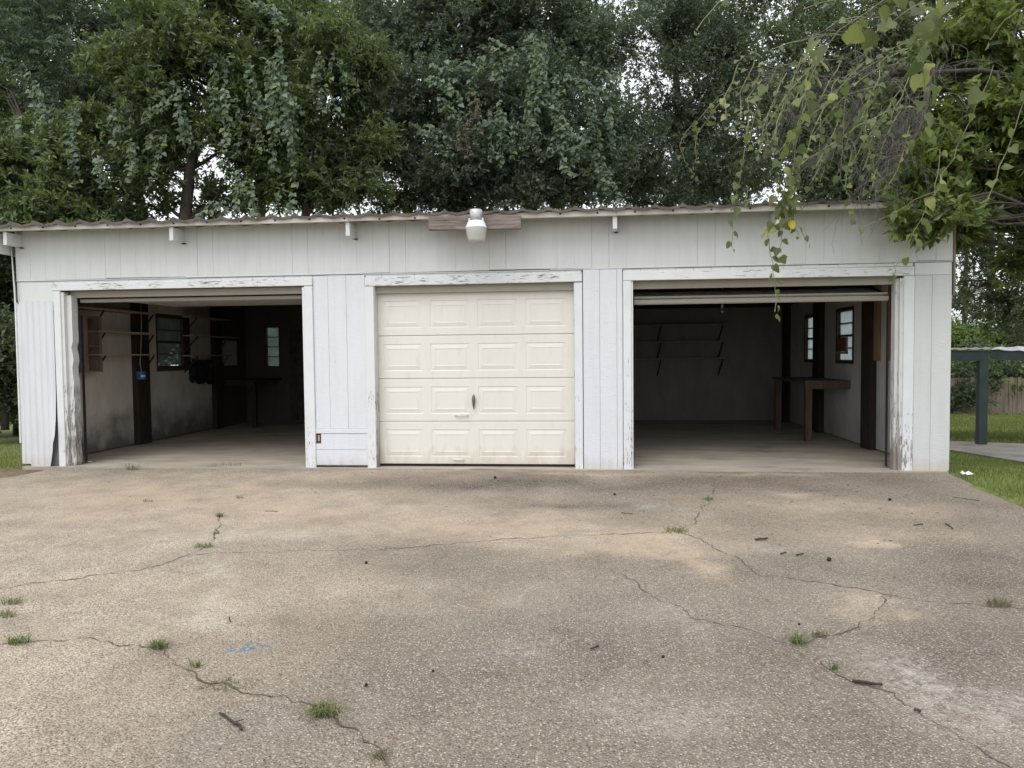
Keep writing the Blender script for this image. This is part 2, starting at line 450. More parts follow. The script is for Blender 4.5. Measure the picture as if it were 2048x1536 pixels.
# ------------------------------------------------------------------ mesh helpers
class MB:
    def __init__(self):
        self.v, self.f = [], []

    def add(self, vs, fs):
        o = len(self.v)
        self.v += [tuple(a) for a in vs]
        self.f += [tuple(i + o for i in f) for f in fs]
        return self

    def box(self, x0, x1, y0, y1, z0, z1, jit=0.0):
        j = (lambda: rnd.uniform(-jit, jit)) if jit else (lambda: 0)
        vs = [(x + j(), y + j(), z + j()) for z in (z0, z1) for y in (y0, y1) for x in (x0, x1)]
        return self.add(vs, [(0, 2, 3, 1), (4, 5, 7, 6), (0, 1, 5, 4), (2, 6, 7, 3), (0, 4, 6, 2), (1, 3, 7, 5)])

    def bar(self, a, b, w, h, up=(0, 0, 1)):
        a, b = Vector(a), Vector(b)
        d = (b - a).normalized()
        s = d.cross(Vector(up))
        if s.length < 1e-4:
            s = d.cross(Vector((0, 1, 0)))
        s.normalize()
        t = s.cross(d)
        vs = []
        for p in (a, b):
            for i, k in ((-1, -1), (1, -1), (1, 1), (-1, 1)):
                vs.append(p + s * (i * w / 2) + t * (k * h / 2))
        return self.add(vs, [(3, 2, 1, 0), (4, 5, 6, 7), (0, 1, 5, 4), (1, 2, 6, 5), (2, 3, 7, 6), (3, 0, 4, 7)])

    def board_z(self, x0, x1, y0, y1, z0, z1, ch=0.004):
        """vertical board, front (y0) edges chamfered"""
        pr = [(x0, y1), (x0, y0 + ch), (x0 + ch, y0), (x1 - ch, y0), (x1, y0 + ch), (x1, y1)]
        return self.prism_z(pr, z0, z1)

    def prism_z(self, pr, z0, z1):
        n = len(pr)
        zz0 = z0 if isinstance(z0, (list, tuple)) else [z0] * n
        zz1 = z1 if isinstance(z1, (list, tuple)) else [z1] * n
        vs = [(x, y, z) for (x, y), z in zip(pr, zz0)] + [(x, y, z) for (x, y), z in zip(pr, zz1)]
        fs = [(i, (i + 1) % n, n + (i + 1) % n, n + i) for i in range(n)]
        fs += [tuple(range(n - 1, -1, -1)), tuple(range(n, 2 * n))]
        return self.add(vs, fs)

    def board_x(self, x0, x1, y0, y1, z0, z1, ch=0.004, dz=0.0):
        """horizontal board, front edges chamfered, far end raised by dz"""
        pr = [(y1, z0), (y0 + ch, z0), (y0, z0 + ch), (y0, z1 - ch), (y0 + ch, z1), (y1, z1)]
        n = 6
        vs = [(x0, y, z) for y, z in pr] + [(x1, y, z + dz) for y, z in pr]
        fs = [(i, n + i, n + (i + 1) % n, (i + 1) % n) for i in range(n)]
        fs += [tuple(range(n)), tuple(range(2 * n - 1, n - 1, -1))]
        return self.add(vs, fs)

    def tube(self, pts, radii, n=6, cap=True):
        pts = [Vector(p) for p in pts]
        rings = []
        prev = None
        for i, p in enumerate(pts):
            d = (pts[min(i + 1, len(pts) - 1)] - pts[max(i - 1, 0)])
            d.normalize()
            if prev is None:
                s = d.cross(Vector((0, 0, 1)))
                if s.length < 0.05:
                    s = d.cross(Vector((0, 1, 0)))
            else:
                s = prev - d * prev.dot(d)
            s.normalize()
            prev = s
            t = d.cross(s)
            r = radii[i] if isinstance(radii, (list, tuple)) else radii
            rings.append([p + (s * math.cos(2 * math.pi * k / n) + t * math.sin(2 * math.pi * k / n)) * r for k in range(n)])
        vs = [v for rg in rings for v in rg]
        fs = []
        for i in range(len(rings) - 1):
            for k in range(n):
                fs.append((i * n + k, i * n + (k + 1) % n, (i + 1) * n + (k + 1) % n, (i + 1) * n + k))
        if cap:
            fs.append(tuple(range(n - 1, -1, -1)))
            fs.append(tuple((len(rings) - 1) * n + k for k in range(n)))
        return self.add(vs, fs)

    def lathe(self, prof, c, n=24):
        vs, fs = [], []
        for r, z in prof:
            for k in range(n):
                a = 2 * math.pi * k / n
                vs.append((c[0] + r * math.cos(a), c[1] + r * math.sin(a), c[2] + z))
        for i in range(len(prof) - 1):
            for k in range(n):
                fs.append((i * n + k, i * n + (k + 1) % n, (i + 1) * n + (k + 1) % n, (i + 1) * n + k))
        return self.add(vs, fs)

    def mesh(self, name, mat, smooth=False):
        me = bpy.data.meshes.new(name)
        me.from_pydata(self.v, [], self.f)
        if mat is not None:
            me.materials.append(mat)
        if smooth:
            me.polygons.foreach_set('use_smooth', [True] * len(me.polygons))
        me.update()
        return me

    def build(self, name, mat, parent=None, smooth=False):
        return link(name, self.mesh(name, mat, smooth), parent)


def link(name, me, parent=None, loc=None):
    o = bpy.data.objects.new(name, me)
    col.objects.link(o)
    if loc is not None:
        o.location = loc
    if parent is not None:
        attach(o, parent)
    return o


def world_loc(o):
    v = Vector(o.location)
    while o.parent is not None:
        o = o.parent
        v = v + Vector(o.location)
    return v


def attach(o, parent):
    o.parent = parent
    root = parent
    t = Vector((0, 0, 0))
    q = parent
    while q is not None:
        t += Vector(q.location) + q.matrix_parent_inverse.to_translation()
        q = q.parent
    o.matrix_parent_inverse = Matrix.Translation(-t)


def tag(o, label=None, cat=None, group=None, kind=None):
    if label:
        o['label'] = label
    if cat:
        o['category'] = cat
    if group:
        o['group'] = group
    if kind:
        o['kind'] = kind
    return o


def thing(name, label, cat, loc=(0, 0, 0), group=None):
    o = bpy.data.objects.new(name, None)
    o.empty_display_size = 0.2
    col.objects.link(o)
    o.location = loc
    return tag(o, label, cat, group)


def fast_mesh(name, V, Fq, mat, smooth=False):
    """V (n,3) array, Fq (m,k) array of equal sided faces"""
    me = bpy.data.meshes.new(name)
    V = np.asarray(V, np.float32)
    Fq = np.asarray(Fq, np.int32)
    m, k = Fq.shape
    me.vertices.add(len(V))
    me.vertices.foreach_set('co', V.ravel())
    me.loops.add(m * k)
    me.loops.foreach_set('vertex_index', Fq.ravel())
    me.polygons.add(m)
    me.polygons.foreach_set('loop_start', np.arange(0, m * k, k, dtype=np.int32))
    if smooth:
        me.polygons.foreach_set('use_smooth', np.ones(m, bool))
    me.materials.append(mat)
    me.update(calc_edges=True)
    return me


def norm(a):
    return a / np.maximum(np.linalg.norm(a, axis=-1, keepdims=True), 1e-9)


def leaves_geo(P, D, L, Wd, rng, up=0.6, fold=0.25, flat=None):
    """folded rhombic leaf of two triangles per entry: base P, direction D, length L, width Wd"""
    n = len(P)
    D = norm(D)
    N = norm(rng.normal(size=(n, 3)) * 0.75 + np.array([0, -0.25, up]))
    S = norm(np.cross(D, N))
    N = np.cross(S, D)
    L = L[:, None]
    Wd = Wd[:, None]
    tip = P + D * L - N * L * 0.10
    mid = P + D * L * 0.45
    a = mid + S * Wd * 0.5 + N * Wd * fold
    b = mid - S * Wd * 0.5 + N * Wd * fold
    V = np.stack([P, a, tip, b], 1).reshape(-1, 3)
    i = np.arange(n) * 4
    Ft = np.concatenate([np.stack([i, i + 1, i + 2], 1), np.stack([i, i + 2, i + 3], 1)])
    return V, Ft


# ------------------------------------------------------------------ ground
def fall(x, y):
    """lawn height: level with the drive, then dropping to the back yard"""
    d = y + 0.5 * np.maximum(0, np.abs(x - 1.0) - 5.7) + 0.2
    d = np.maximum(d, 0)
    z = np.interp(d, [0, 1.0, 4.0, 7.0, 22.0, 90.0], [0, 0.07, 0.36, 0.40, 0.87, 1.3])
    return -0.02 - z


def axis(a, b, core0, core1, step, grow=1.35):
    xs = list(np.arange(core0, core1 + 1e-6, step))
    s, x = step, core1
    while x < b:
        s *= grow
        x += s
        xs.append(min(x, b))
    s, x = step, core0
    while x > a:
        s *= grow
        x -= s
        xs.insert(0, max(x, a))
    return np.array(xs)


gx = axis(-150, 150, -8, 14, 0.25)
gy = axis(-60, 200, -3, 20, 0.25)
GX, GY = np.meshgrid(gx, gy)
GZ = fall(GX, GY) + 0.012 * np.sin(GX * 3.1 + GY * 1.7) * np.cos(GY * 2.3 - GX)
inside = (GX > -4.55) & (GX < 6.6) & (GY > -0.1) & (GY < 6.0)
GZ[inside] = -0.3
drv = (GY < 0.0) & (GX < 6.6 + 0.15 * GY) & (GX > -4.0 + 0.33 * GY)
GZ[drv] = -0.10
ny, nx = GX.shape
idx = np.arange(nx * ny).reshape(ny, nx)
Fq = np.stack([idx[:-1, :-1], idx[:-1, 1:], idx[1:, 1:], idx[1:, :-1]], -1).reshape(-1, 4)
gm = fast_mesh('ground', np.stack([GX, GY, GZ], -1).reshape(-1, 3), Fq, MAT['terrain'], True)
at = gm.attributes.new('dirt', 'FLOAT', 'POINT')
dirt = np.exp(-(((GX + 4.9) / 0.9) ** 2 + ((GY + 0.35) / 0.75) ** 2)) * 1.5 + np.exp(-(((GX + 6.5) / 1.6) ** 2 + ((GY - 5.0) / 2.5) ** 2))
dirt += ((GY > 7.5) & (np.abs(GX - 1) < 8)) * 0.8
at.data.foreach_set('value', np.clip(dirt, 0, 1).astype(np.float32).ravel())
tag(link('ground', gm), kind='structure')

# driveway, a fine grid that carries its stains
vy = np.concatenate([[-26, -18, -13], np.arange(-9.5, -0.08 + 1e-6, 0.045)])
uu = np.linspace(0, 1, 290)
VY, UU = np.meshgrid(vy, uu, indexing='ij')
left = -4.10 + 0.36 * (VY + 0.16) + 0.05 * np.sin(VY * 7)
left = np.where(VY < -9.5, -9, left)
right = 6.69 + 0.150 * VY + 0.012 * np.sin(VY * 9) + 0.008 * np.sin(VY * 23)
DX = left + (right - left) * UU
DZ = -0.014 + 0.006 * np.sin(DX * 1.3 + VY * 0.8) * np.sin(VY * 1.1)
DZ = np.where(VY > -0.3, DZ * 0.5 - 0.006, DZ)
ny, nx = DX.shape
idx = np.arange(nx * ny).reshape(ny, nx)
Fq = np.stack([idx[:-1, :-1], idx[:-1, 1:], idx[1:, 1:], idx[1:, :-1]], -1).reshape(-1, 4)
Vd = np.stack([DX, VY, DZ], -1).reshape(-1, 3)
dm = fast_mesh('driveway', Vd, Fq, MAT['drive'], True)
ca = dm.attributes.new('stain', 'FLOAT_COLOR', 'POINT')
fx, fy = Vd[:, 0], Vd[:, 1]


def vnoise(x, y, sc, seed):
    r_ = np.random.default_rng(seed)
    T = r_.random((256, 256))
    x, y = x * sc + 500.3, y * sc + 700.7
    xi, yi = np.floor(x).astype(int), np.floor(y).astype(int)
    u, v = x - xi, y - yi
    u, v = u * u * (3 - 2 * u), v * v * (3 - 2 * v)
    g = lambda a, b: T[a % 256, b % 256]
    return (g(xi, yi) * (1 - u) + g(xi + 1, yi) * u) * (1 - v) + (g(xi, yi + 1) * (1 - u) + g(xi + 1, yi + 1) * u) * v


def fbm(x, y, sc, seed, octv=5):
    return sum(vnoise(x, y, sc * 2 ** o, seed + o) * 0.55 ** o for o in range(octv)) / sum(0.55 ** o for o in range(octv))


fx0, fy0 = fx, fy
fx = fx0 + (fbm(fx0, fy0, 1.1, 1) - 0.5) * 1.1
fy = fy0 + (fbm(fx0, fy0, 1.6, 11) - 0.5) * 0.7


def blob(px, rx, ry, amt=1.0, rot=0.0, sharp=1.0):
    c, s = math.cos(rot), math.sin(rot)
    dx, dy = fx - px[0], fy - px[1]
    a, b = (dx * c + dy * s) / rx, (-dx * s + dy * c) / ry
    return amt * np.exp(-(a * a + b * b) ** sharp)


def seg(a, b, w, amt=1.0):
    ax, ay, bx, by = a[0], a[1], b[0], b[1]
    L2 = (bx - ax) ** 2 + (by - ay) ** 2
    t = np.clip(((fx - ax) * (bx - ax) + (fy - ay) * (by - ay)) / L2, 0, 1)
    d2 = (fx - ax - t * (bx - ax)) ** 2 + (fy - ay - t * (by - ay)) ** 2
    return amt * np.exp(-d2 / (w * w))


tan = np.zeros(len(fx))
for q, rx, ry, a in (
        ((-1.901, -1.682, 0.000), 1.8, 0.55, 0.75), ((-0.990, -0.584, 0.000), 0.8, 0.22, 0.75), ((-2.207, -2.918, 0.000), 1.6, 0.7, 0.45), ((0.003, -2.199, 0.000), 1.4, 0.5, 0.5),
        ((1.240, -0.072, 0.000), 1.5, 0.12, 0.7), ((0.687, -3.109, 0.000), 1.3, 0.35, 0.45), ((1.843, -2.705, 0.000), 0.8, 0.35, 0.55), ((0.111, -4.848, 0.000), 1.3, 0.7, 0.35),
        ((2.764, -3.366, 0.000), 0.9, 0.22, 0.9), ((2.390, -2.934, 0.000), 0.7, 0.25, 0.6), ((4.661, -1.974, 0.000), 1.0, 0.4, 0.5), ((4.777, -2.883, 0.000), 0.8, 0.3, 0.35), ((0.430, -5.924, 0.000), 0.7, 0.5, 0.25),
        ((-1.286, -1.520, 0.000), 0.35, 0.2, 0.5), ((4.467, -1.402, 0.000), 0.35, 0.15, 0.6)):
    tan += blob(q, rx, ry, a)
for a, b, wd, am in (((3.011, -3.420, 0.000), (3.584, -3.981, 0.000), 0.13, 0.9), ((2.281, -3.176, 0.000), (3.161, -3.050, 0.000), 0.12, 0.7), ((4.215, -4.410, -0.000), (4.101, -4.692, 0.000), 0.05, 0.35),
                     ((5.292, -0.354, 0.000), (2.159, -0.296, 0.000), 0.12, 0.6)):
    tan += seg(a, b, wd, am)
ppx = (4.629, -3.258, 0.000)
tan += 0.55 * ((np.abs(fx0 - ppx[0] - 0.1 * (fy0 - ppx[1])) < 0.17 + 0.03 * np.sin(fy0 * 40)) & (np.abs(fy0 - ppx[1]) < 0.10 + 0.02 * np.sin(fx0 * 30)))
pale = np.zeros(len(fx))
for q, rx, ry, a in (((-0.125, -3.311, 0.000), 0.5, 0.25, 0.8), ((0.286, -4.990, 0.000), 0.5, 0.25, 0.7), ((4.999, -1.502, 0.000), 0.5, 0.18, 0.8), ((3.254, -2.251, 0.000), 0.35, 0.2, 0.7), ((3.847, -3.437, 0.000), 0.3, 0.12, 0.9),
                     ((4.036, -5.433, 0.000), 0.4, 0.3, 0.8), ((3.998, -5.810, 0.000), 0.3, 0.3, 0.7), ((2.018, -5.141, 0.000), 0.2, 0.2, 0.6), ((2.909, -5.856, 0.000), 0.3, 0.15, 0.4), ((2.816, -4.586, 0.000), 0.3, 0.2, 0.5),
                     ((1.372, -6.011, 0.000), 0.5, 0.2, 0.35), ((1.763, -4.572, -0.000), 0.5, 0.3, 0.4), ((1.950, -5.587, 0.000), 0.15, 0.25, 0.5), ((2.288, -5.462, 0.000), 0.3, 0.2, 0.3)):
    pale += blob(q, rx, ry, a)
for a, b, wd, am in (((-0.066, -3.734, 0.000), (0.246, -4.673, 0.000), 0.06, 0.7), ((-0.460, -2.637, 0.000), (-0.143, -3.866, 0.000), 0.10, 0.6), ((2.992, -4.730, 0.000), (3.111, -5.242, 0.000), 0.1, 0.4)):
    pale += seg(a, b, wd, am)
gt = np.clip((fx + 0.6 + 0.22 * (-fy - 3.0)) / 3.6, 0, 1)
grime = 0.12 + 0.48 * gt * gt * (3 - 2 * gt)
grime += blob((0.050, -1.180, 0.000), 1.3, 0.3, 0.4) + blob((1.917, -0.956, 0.000), 1.6, 0.25, 0.55) + blob((2.463, -2.081, 0.000), 0.6, 0.2, 0.45) + blob((2.149, -5.420, 0.000), 0.8, 0.8, 0.1) + blob((1.274, -4.885, 0.000), 0.5, 0.2, 0.1)
grime += blob((0.855, -4.951, 0.000), 0.25, 0.1, 0.4) + blob((1.465, -5.947, 0.000), 0.8, 0.2, 0.15) - 0.75 * np.clip(tan, 0, 1)
grime += blob((1.491, -4.003, 0.000), 0.8, 0.3, 0.12) + blob((4.775, -4.008, 0.000), 1.0, 0.5, 0.2)
fx, fy = fx0, fy0
pale *= 1.15 * np.clip((fbm(fx, fy, 3.0, 31) - 0.34) * 4.0, 0, 1.2)
tan *= 0.3 + 1.0 * np.clip((fbm(fx, fy, 2.2, 41) - 0.3) * 2.6, 0, 1) + 0.6 * np.clip((fbm(fx, fy, 9.0, 46) - 0.45) * 4, -0.6, 1)
grime += 0.8 * (fbm(fx, fy, 1.3, 51) - 0.5)
blue = blob((0.907, -5.342, 0.000), 0.075, 0.045, 1.0, 0, 1.6) + blob((0.961, -5.296, 0.000), 0.10, 0.03, 0.5)
ca.data.foreach_set('color', np.clip(np.stack([tan, pale, grime, blue], -1), 0, 1).astype(np.float32).ravel())
tag(link('driveway', dm), kind='structure')


def dz_at(x, y):
    return -0.014 + 0.006 * math.sin(x * 1.3 + y * 0.8) * math.sin(y * 1.1)


def crack(pts, w):
    P = []
    for a, b in zip(pts[:-1], pts[1:]):
        a, b = Vector(a), Vector(b)
        n = max(2, int((b - a).length / 0.03))
        for i in range(n):
            P.append(a.lerp(b, i / n))
    P.append(Vector(pts[-1]))
    mb = MB()
    vs = []
    off = 0
    for i, q in enumerate(P):
        d = (P[min(i + 1, len(P) - 1)] - P[max(i - 1, 0)])
        s = Vector((-d.y, d.x, 0)).normalized()
        off = off * 0.7 + rnd.gauss(0, 0.012)
        ww = w * 0.95 * rnd.uniform(0.2, 1.15) * (0.45 + 0.6 * abs(math.sin(i * 0.13 + w * 900))) * (0.35 if i in (0, len(P) - 1) else 1)
        c = q + s * off
        z = dz_at(c.x, c.y) + 0.003
        vs += [(c.x + s.x * ww, c.y + s.y * ww, z), (c.x - s.x * ww, c.y - s.y * ww, z)]
    mb.add(vs, [(2 * i, 2 * i + 1, 2 * i + 3, 2 * i + 2) for i in range(len(P) - 1)])
    o = mb.build('pavement_crack', MAT['joint'])
    tag(o, kind='structure')


for pts, w in (
        ([(-1.112, -4.637, 0.000), (-0.870, -4.536, 0.000), (-0.715, -4.438, 0.000), (-0.560, -4.326, 0.000), (-0.386, -4.230, 0.000), (-0.272, -4.078, 0.000), (-0.268, -3.936, 0.000), (-0.206, -3.820, 0.000)], 0.007),
        ([(-0.206, -3.820, 0.000), (-0.039, -3.784, 0.000), (0.165, -3.746, -0.000), (0.504, -3.674, 0.000), (0.854, -3.613, 0.000), (1.134, -3.557, 0.000), (1.411, -3.472, 0.000), (1.620, -3.390, 0.000), (1.908, -3.286, 0.000), (2.130, -3.215, 0.000), (2.394, -3.139, 0.000), (2.778, -3.072, 0.000), (3.167, -3.003, 0.000)], 0.005),
        ([(-0.230, -3.744, 0.000), (-0.303, -3.397, 0.000), (-0.450, -3.003, 0.000), (-0.689, -2.550, 0.000)], 0.006),
        ([(-0.388, -5.435, 0.000), (-0.257, -5.358, 0.000), (-0.138, -5.325, 0.000), (-0.023, -5.336, 0.000), (0.127, -5.325, 0.000), (0.317, -5.336, 0.000), (0.494, -5.372, 0.000), (0.639, -5.487, 0.000), (0.810, -5.596, 0.000), (0.946, -5.699, 0.000), (1.111, -5.760, 0.000), (1.292, -5.826, 0.000), (1.448, -5.877, 0.000), (1.601, -5.993, 0.000), (1.724, -6.074, 0.000), (1.833, -6.197, 0.000), (1.912, -6.296, 0.000)], 0.0055),
        ([(2.732, -4.034, 0.000), (2.889, -4.393, 0.000), (3.006, -4.613, 0.000), (3.130, -4.852, 0.000), (3.336, -4.946, 0.000), (3.434, -5.042, 0.000), (3.539, -5.125, 0.000), (3.576, -5.264, 0.000), (3.609, -5.391, 0.000), (3.644, -5.499, 0.000), (3.747, -5.569, 0.000), (3.806, -5.742, 0.000), (3.851, -5.893, 0.000), (3.903, -5.988, 0.000), (3.974, -6.147, 0.000)], 0.004),
        ([(3.243, -2.999, 0.000), (3.378, -3.114, 0.000), (3.475, -3.393, 0.000), (3.549, -3.704, 0.000), (3.595, -4.063, 0.000), (3.765, -4.102, 0.000), (3.922, -4.169, 0.000), (4.086, -4.279, 0.000), (4.229, -4.375, 0.000), (4.373, -4.449, 0.000), (4.540, -4.487, 0.000), (4.747, -4.535, 0.000), (4.931, -4.569, 0.000)], 0.005),
        ([(4.215, -4.410, -0.000), (4.132, -4.615, 0.000), (4.029, -4.747, 0.000), (3.922, -4.865, 0.000), (3.794, -4.953, 0.000), (3.679, -5.012, 0.000), (3.560, -5.094, 0.000)], 0.005),
        ([(3.998, -0.402, 0.000), (3.836, -1.429, 0.000), (3.559, -2.236, 0.000), (3.421, -2.709, 0.000), (3.248, -2.967, 0.000)], 0.005)):
    crack(pts, w)

# patio behind, under the carport
mb = MB()
mb.prism_z([(8.46, 6.1), (9.66, 1.6), (15.5, -0.6), (15.5, 3.4)], -0.62, -0.345)
tag(mb.build('patio', MAT['patio']), kind='structure')

# ------------------------------------------------------------------ the garage
XL, XR, SEAM, EAVE, DEEP = -4.70, 6.73, 2.395, 3.0, 6.1
garage = thing('garage', 'long white wooden three bay garage with a corrugated roof and two open bays', 'garage', (1.0, 3.0, 0))


def part(mb, name, mat, parent=None, smooth=False, label=None):
    o = mb.build(name, mat, parent or garage, smooth)
    if label:
        o['label'] = label
    return o


# slab and apron
mb = MB()
mb.box(XL + 0.04, XR - 0.04, -0.075, DEEP, -0.5, 0.0)
part(mb, 'floor_slab', MAT['slab'])
# threshold lip in the sandy strip before the middle door
# structure behind the siding
mb = MB()
mb.box(XL + 0.03, XR - 0.03, 0.012, 0.05, 2.36, 2.96)
for a, b in ((XL + 0.03, -4.12), (-0.84, -0.03), (2.47, 3.10), (6.23, XR - 0.03)):
    mb.box(a, b, 0.0125, 0.06, 0.01, 2.36)
part(mb, 'sheathing', MAT['backing'])

# upper band of grooved boards
x = XL
groove_xs = [XL]
while x < XR - 0.12:
    x += 0.2045 if x > -0.2 else 0.2045
    groove_xs.append(min(x, XR))
if groove_xs[-1] < XR:
    groove_xs.append(XR)
for i, (a, b) in enumerate(zip(groove_xs[:-1], groove_xs[1:])):
    wide = (i % 6 == 0)
    g = 0.0003 if not wide else 0.0016
    zb = SEAM + 0.006 * math.sin(a * 1.3) + (0.004 if (i // 6) % 2 else -0.002)
    yo = -0.014 - 0.0015 * ((i // 6) % 2)
    mb = MB()
    mb.board_z(a + g, b - g, yo, 0.012, zb, EAVE + 0.03, 0.0011 if not wide else 0.0022)
    part(mb, 'siding_board', MAT['upper'])
# drip edge under the band
for i in range(5):
    a, b = XL + i * 2.29, XL + (i + 1) * 2.29 - 0.004
    mb = MB()
    z0 = SEAM - 0.012 + 0.004 * math.sin(i * 2.1)
    mb.board_x(a, min(b, XR), -0.020 - 0.002 * (i % 2), 0.011, z0, z0 + 0.012, 0.003, rnd.uniform(-0.004, 0.004))
    part(mb, 'drip_edge', MAT['upper'])


def siding(xs, z0, z1, mat, y=-0.006):
    for a, b in zip(xs[:-1], xs[1:]):
        mb = MB()
        mb.board_z(a + 0.0012, b - 0.0012, y + rnd.uniform(-0.001, 0.001), 0.0115, z0, z1 + rnd.uniform(-0.002, 0.002), 0.0022)
        part(mb, 'siding_board', mat)


# band between the drip edge and the head trims
siding([-4.197 + 0.2045 * i for i in range(17)] + [-0.768], 2.345, 2.380, MAT['pier'])
siding([-0.098 + 0.2045 * i for i in range(13)] + [2.54], 2.345, 2.380, MAT['pier'])
siding([3.03 + 0.2045 * i for i in range(17)] + [6.305], 2.345, 2.380, MAT['plain'])
# piers
mb = MB()
mb.board_z(XL, -4.20, -0.006, 0.0115, 2.0, 2.379)
part(mb, 'siding_board', MAT['plain'])
siding([-0.765, -0.575, -0.345, -0.108], 0.487, 2.381, MAT['pier'], -0.008)
siding([2.556, 2.752, 2.955, 3.022], -0.004, 2.381, MAT['pier'], -0.026)
siding([6.322, 6.512, 6.725], 0.0, 2.238, MAT['pier_r'], -0.012)
mb = MB()
mb.board_z(6.322, 6.725, -0.008, 0.0115, 2.242, 2.379)
part(mb, 'siding_board', MAT['plain'])
# patched planks at the foot of the second pier, with a hole
mb = MB()
mb.board_x(-0.765, -0.108, -0.016, 0.0115, 0.425, 0.484)
part(mb, 'patch_plank', MAT['pier'])
mb = MB()
mb.board_x(-0.698, -0.108, -0.010, 0.0115, 0.220, 0.422)
mb.board_x(-0.765, -0.700, -0.010, 0.0115, 0.220, 0.296)
part(mb, 'patch_plank', MAT['pier'])
mb = MB()
mb.board_x(-0.765, -0.108, -0.012, 0.0115, 0.03, 0.216)
part(mb, 'patch_plank', MAT['pier'])
mb = MB()
mb.box(-0.764, -0.701, 0.004, 0.0118, 0.298, 0.421)
part(mb, 'splintered_hole', MAT['dirtbrown'])
mb = MB()
mb.box(-0.742, -0.722, -0.001, 0.003, 0.33, 0.40)
part(mb, 'outlet_plate', MAT['alu'])

# corrugated metal patch on the first pier with a torn corner
mb = MB()
nxs = 64
xsr = [XL - 0.004 + (0.5 + 0.004) * i / nxs for i in range(nxs + 1)]
vs = []
for xx in xsr:
    t = (xx - XL) / 0.5
    yy = -0.022 - 0.012 * max(0, math.sin((xx) * 2 * math.pi / 0.085)) ** 2
    zb = 0.03 if t < 0.25 else -0.02 + 0.02 * math.sin(t * 9)
    if t > 0.80:
        zb = 0.0 + (t - 0.80) / 0.2 * 0.42
    zt = 2.125 + 0.004 * math.sin(xx * 31)
    for f in np.linspace(0, 1, 9):
        z = zb + (zt - zb) * f
        curl = 0.05 * max(0, t - 0.7) / 0.3 * (1 - f) ** 6
        vs.append((xx, yy - curl, z))
fs = []
for i in range(nxs):
    for j in range(8):
        fs.append((i * 9 + j, i * 9 + j + 1, (i + 1) * 9 + j + 1, (i + 1) * 9 + j))
mb.add(vs, fs)
part(mb, 'corrugated_patch', MAT['metal_w'], smooth=True)

# trims: heads and jamb casings
def trim_h(x0, x1, z0, z1, mat, dz=0.0, y=-0.030):
    mb = MB()
    mb.board_x(x0, x1, y, 0.010, z0, z1, 0.004, dz)
    part(mb, 'head_trim', mat)


def trim_v(x0, x1, z0, z1, mat=None, y=-0.028):
    mb = MB()
    mb.board_z(x0, x1, y, 0.011, z0, z1, 0.004)
    part(mb, 'jamb_trim', mat or MAT['trim_v'])


trim_h(-4.20, -0.766, 2.256, 2.344, MAT['trim_h'], 0.002)
trim_v(-4.19, -4.098, -0.012, 2.252)
trim_v(-0.872, -0.766, -0.004, 2.252)
trim_h(-0.10, 2.545, 2.236, 2.342, MAT['trim_h'], 0.006)
trim_v(-0.106, 0.006, 0.0, 2.232)
trim_v(2.452, 2.548, 0.0, 2.232, y=-0.018)
trim_h(3.028, 6.308, 2.242, 2.344, MAT['trim_h2'], -0.006)
trim_v(3.028, 3.122, 0.0, 2.240)
trim_v(6.204, 6.318, 0.0, 2.234, y=-0.022)

# jamb linings, rotten at the left and right bays
def lining(x0, x1, y0, y1, z0, z1, mat, ragged=0.0):
    mb = MB()
    n = 26 if ragged else 1
    vs = []
    for i in range(n + 1):
        z = z0 + (z1 - z0) * i / n
        r = 0
        if ragged:
            r = ragged * (0.5 + 0.5 * math.sin(i * 1.7 + x0)) * rnd.uniform(0.2, 1) * (1 if i < n * 0.72 else 0.15)
        xi = x1 - r if ragged > 0 else x1
        vs += [(x0, y0, z), (xi, y0, z), (xi, y1, z), (x0, y1, z)]
    fs = [(0, 3, 2, 1), (4 * n, 4 * n + 1, 4 * n + 2, 4 * n + 3)]
    for i in range(n):
        for k in range(4):
            fs.append((4 * i + k, 4 * i + (k + 1) % 4, 4 * (i + 1) + (k + 1) % 4, 4 * (i + 1) + k))
    mb.add(vs, fs)
    part(mb, 'jamb_lining', mat)


lining(-4.097, -4.058, -0.012, 0.075, 0.0, 2.235, MAT['jamb'])
lining(-4.057, -3.985, 0.03, 0.14, 0.0, 2.20, MAT['jamb'], 0.028)
lining(-0.90, -0.873, -0.02, 0.16, 0.0, 2.24, MAT['trim_v'])
lining(0.007, 0.013, -0.01, 0.115, 0.0, 2.235, MAT['jamb'])
lining(2.446, 2.451, -0.01, 0.115, 0.0, 2.235, MAT['jamb'])
lining(3.123, 3.145, -0.01, 0.16, 0.0, 2.24, MAT['trim_v'])
mb = MB()
for x0, x1, y0, y1 in ((6.165, 6.203, -0.008, 0.10), (6.128, 6.164, 0.03, 0.13)):
    mb = MB()
    mb.box(x0, x1, y0, y1, 0.0, 2.21)
    part(mb, 'jamb_lining', MAT['jamb'])

# header boards set back in the bays
for x0, x1, z0, z1, y in ((-4.056, -0.902, 2.172, 2.26, 0.10), (0.014, 2.445, 2.150, 2.26, 0.06), (3.146, 6.163, 2.150, 2.26, 0.10)):
    mb = MB()
    mb.board_x(x0, x1, y, y + 0.04, z0, z1, 0.004, 0.0)
    part(mb, 'header_board', MAT['header'])
# soffit of the openings (depth between trim and header)
for x0, x1 in ((-4.056, -0.902), (0.031, 2.427), (3.146, 6.163)):
    mb = MB()
    mb.box(x0, x1, 0.0125, 0.22, 2.262, 2.33)
    part(mb, 'lintel', MAT['rafter'])

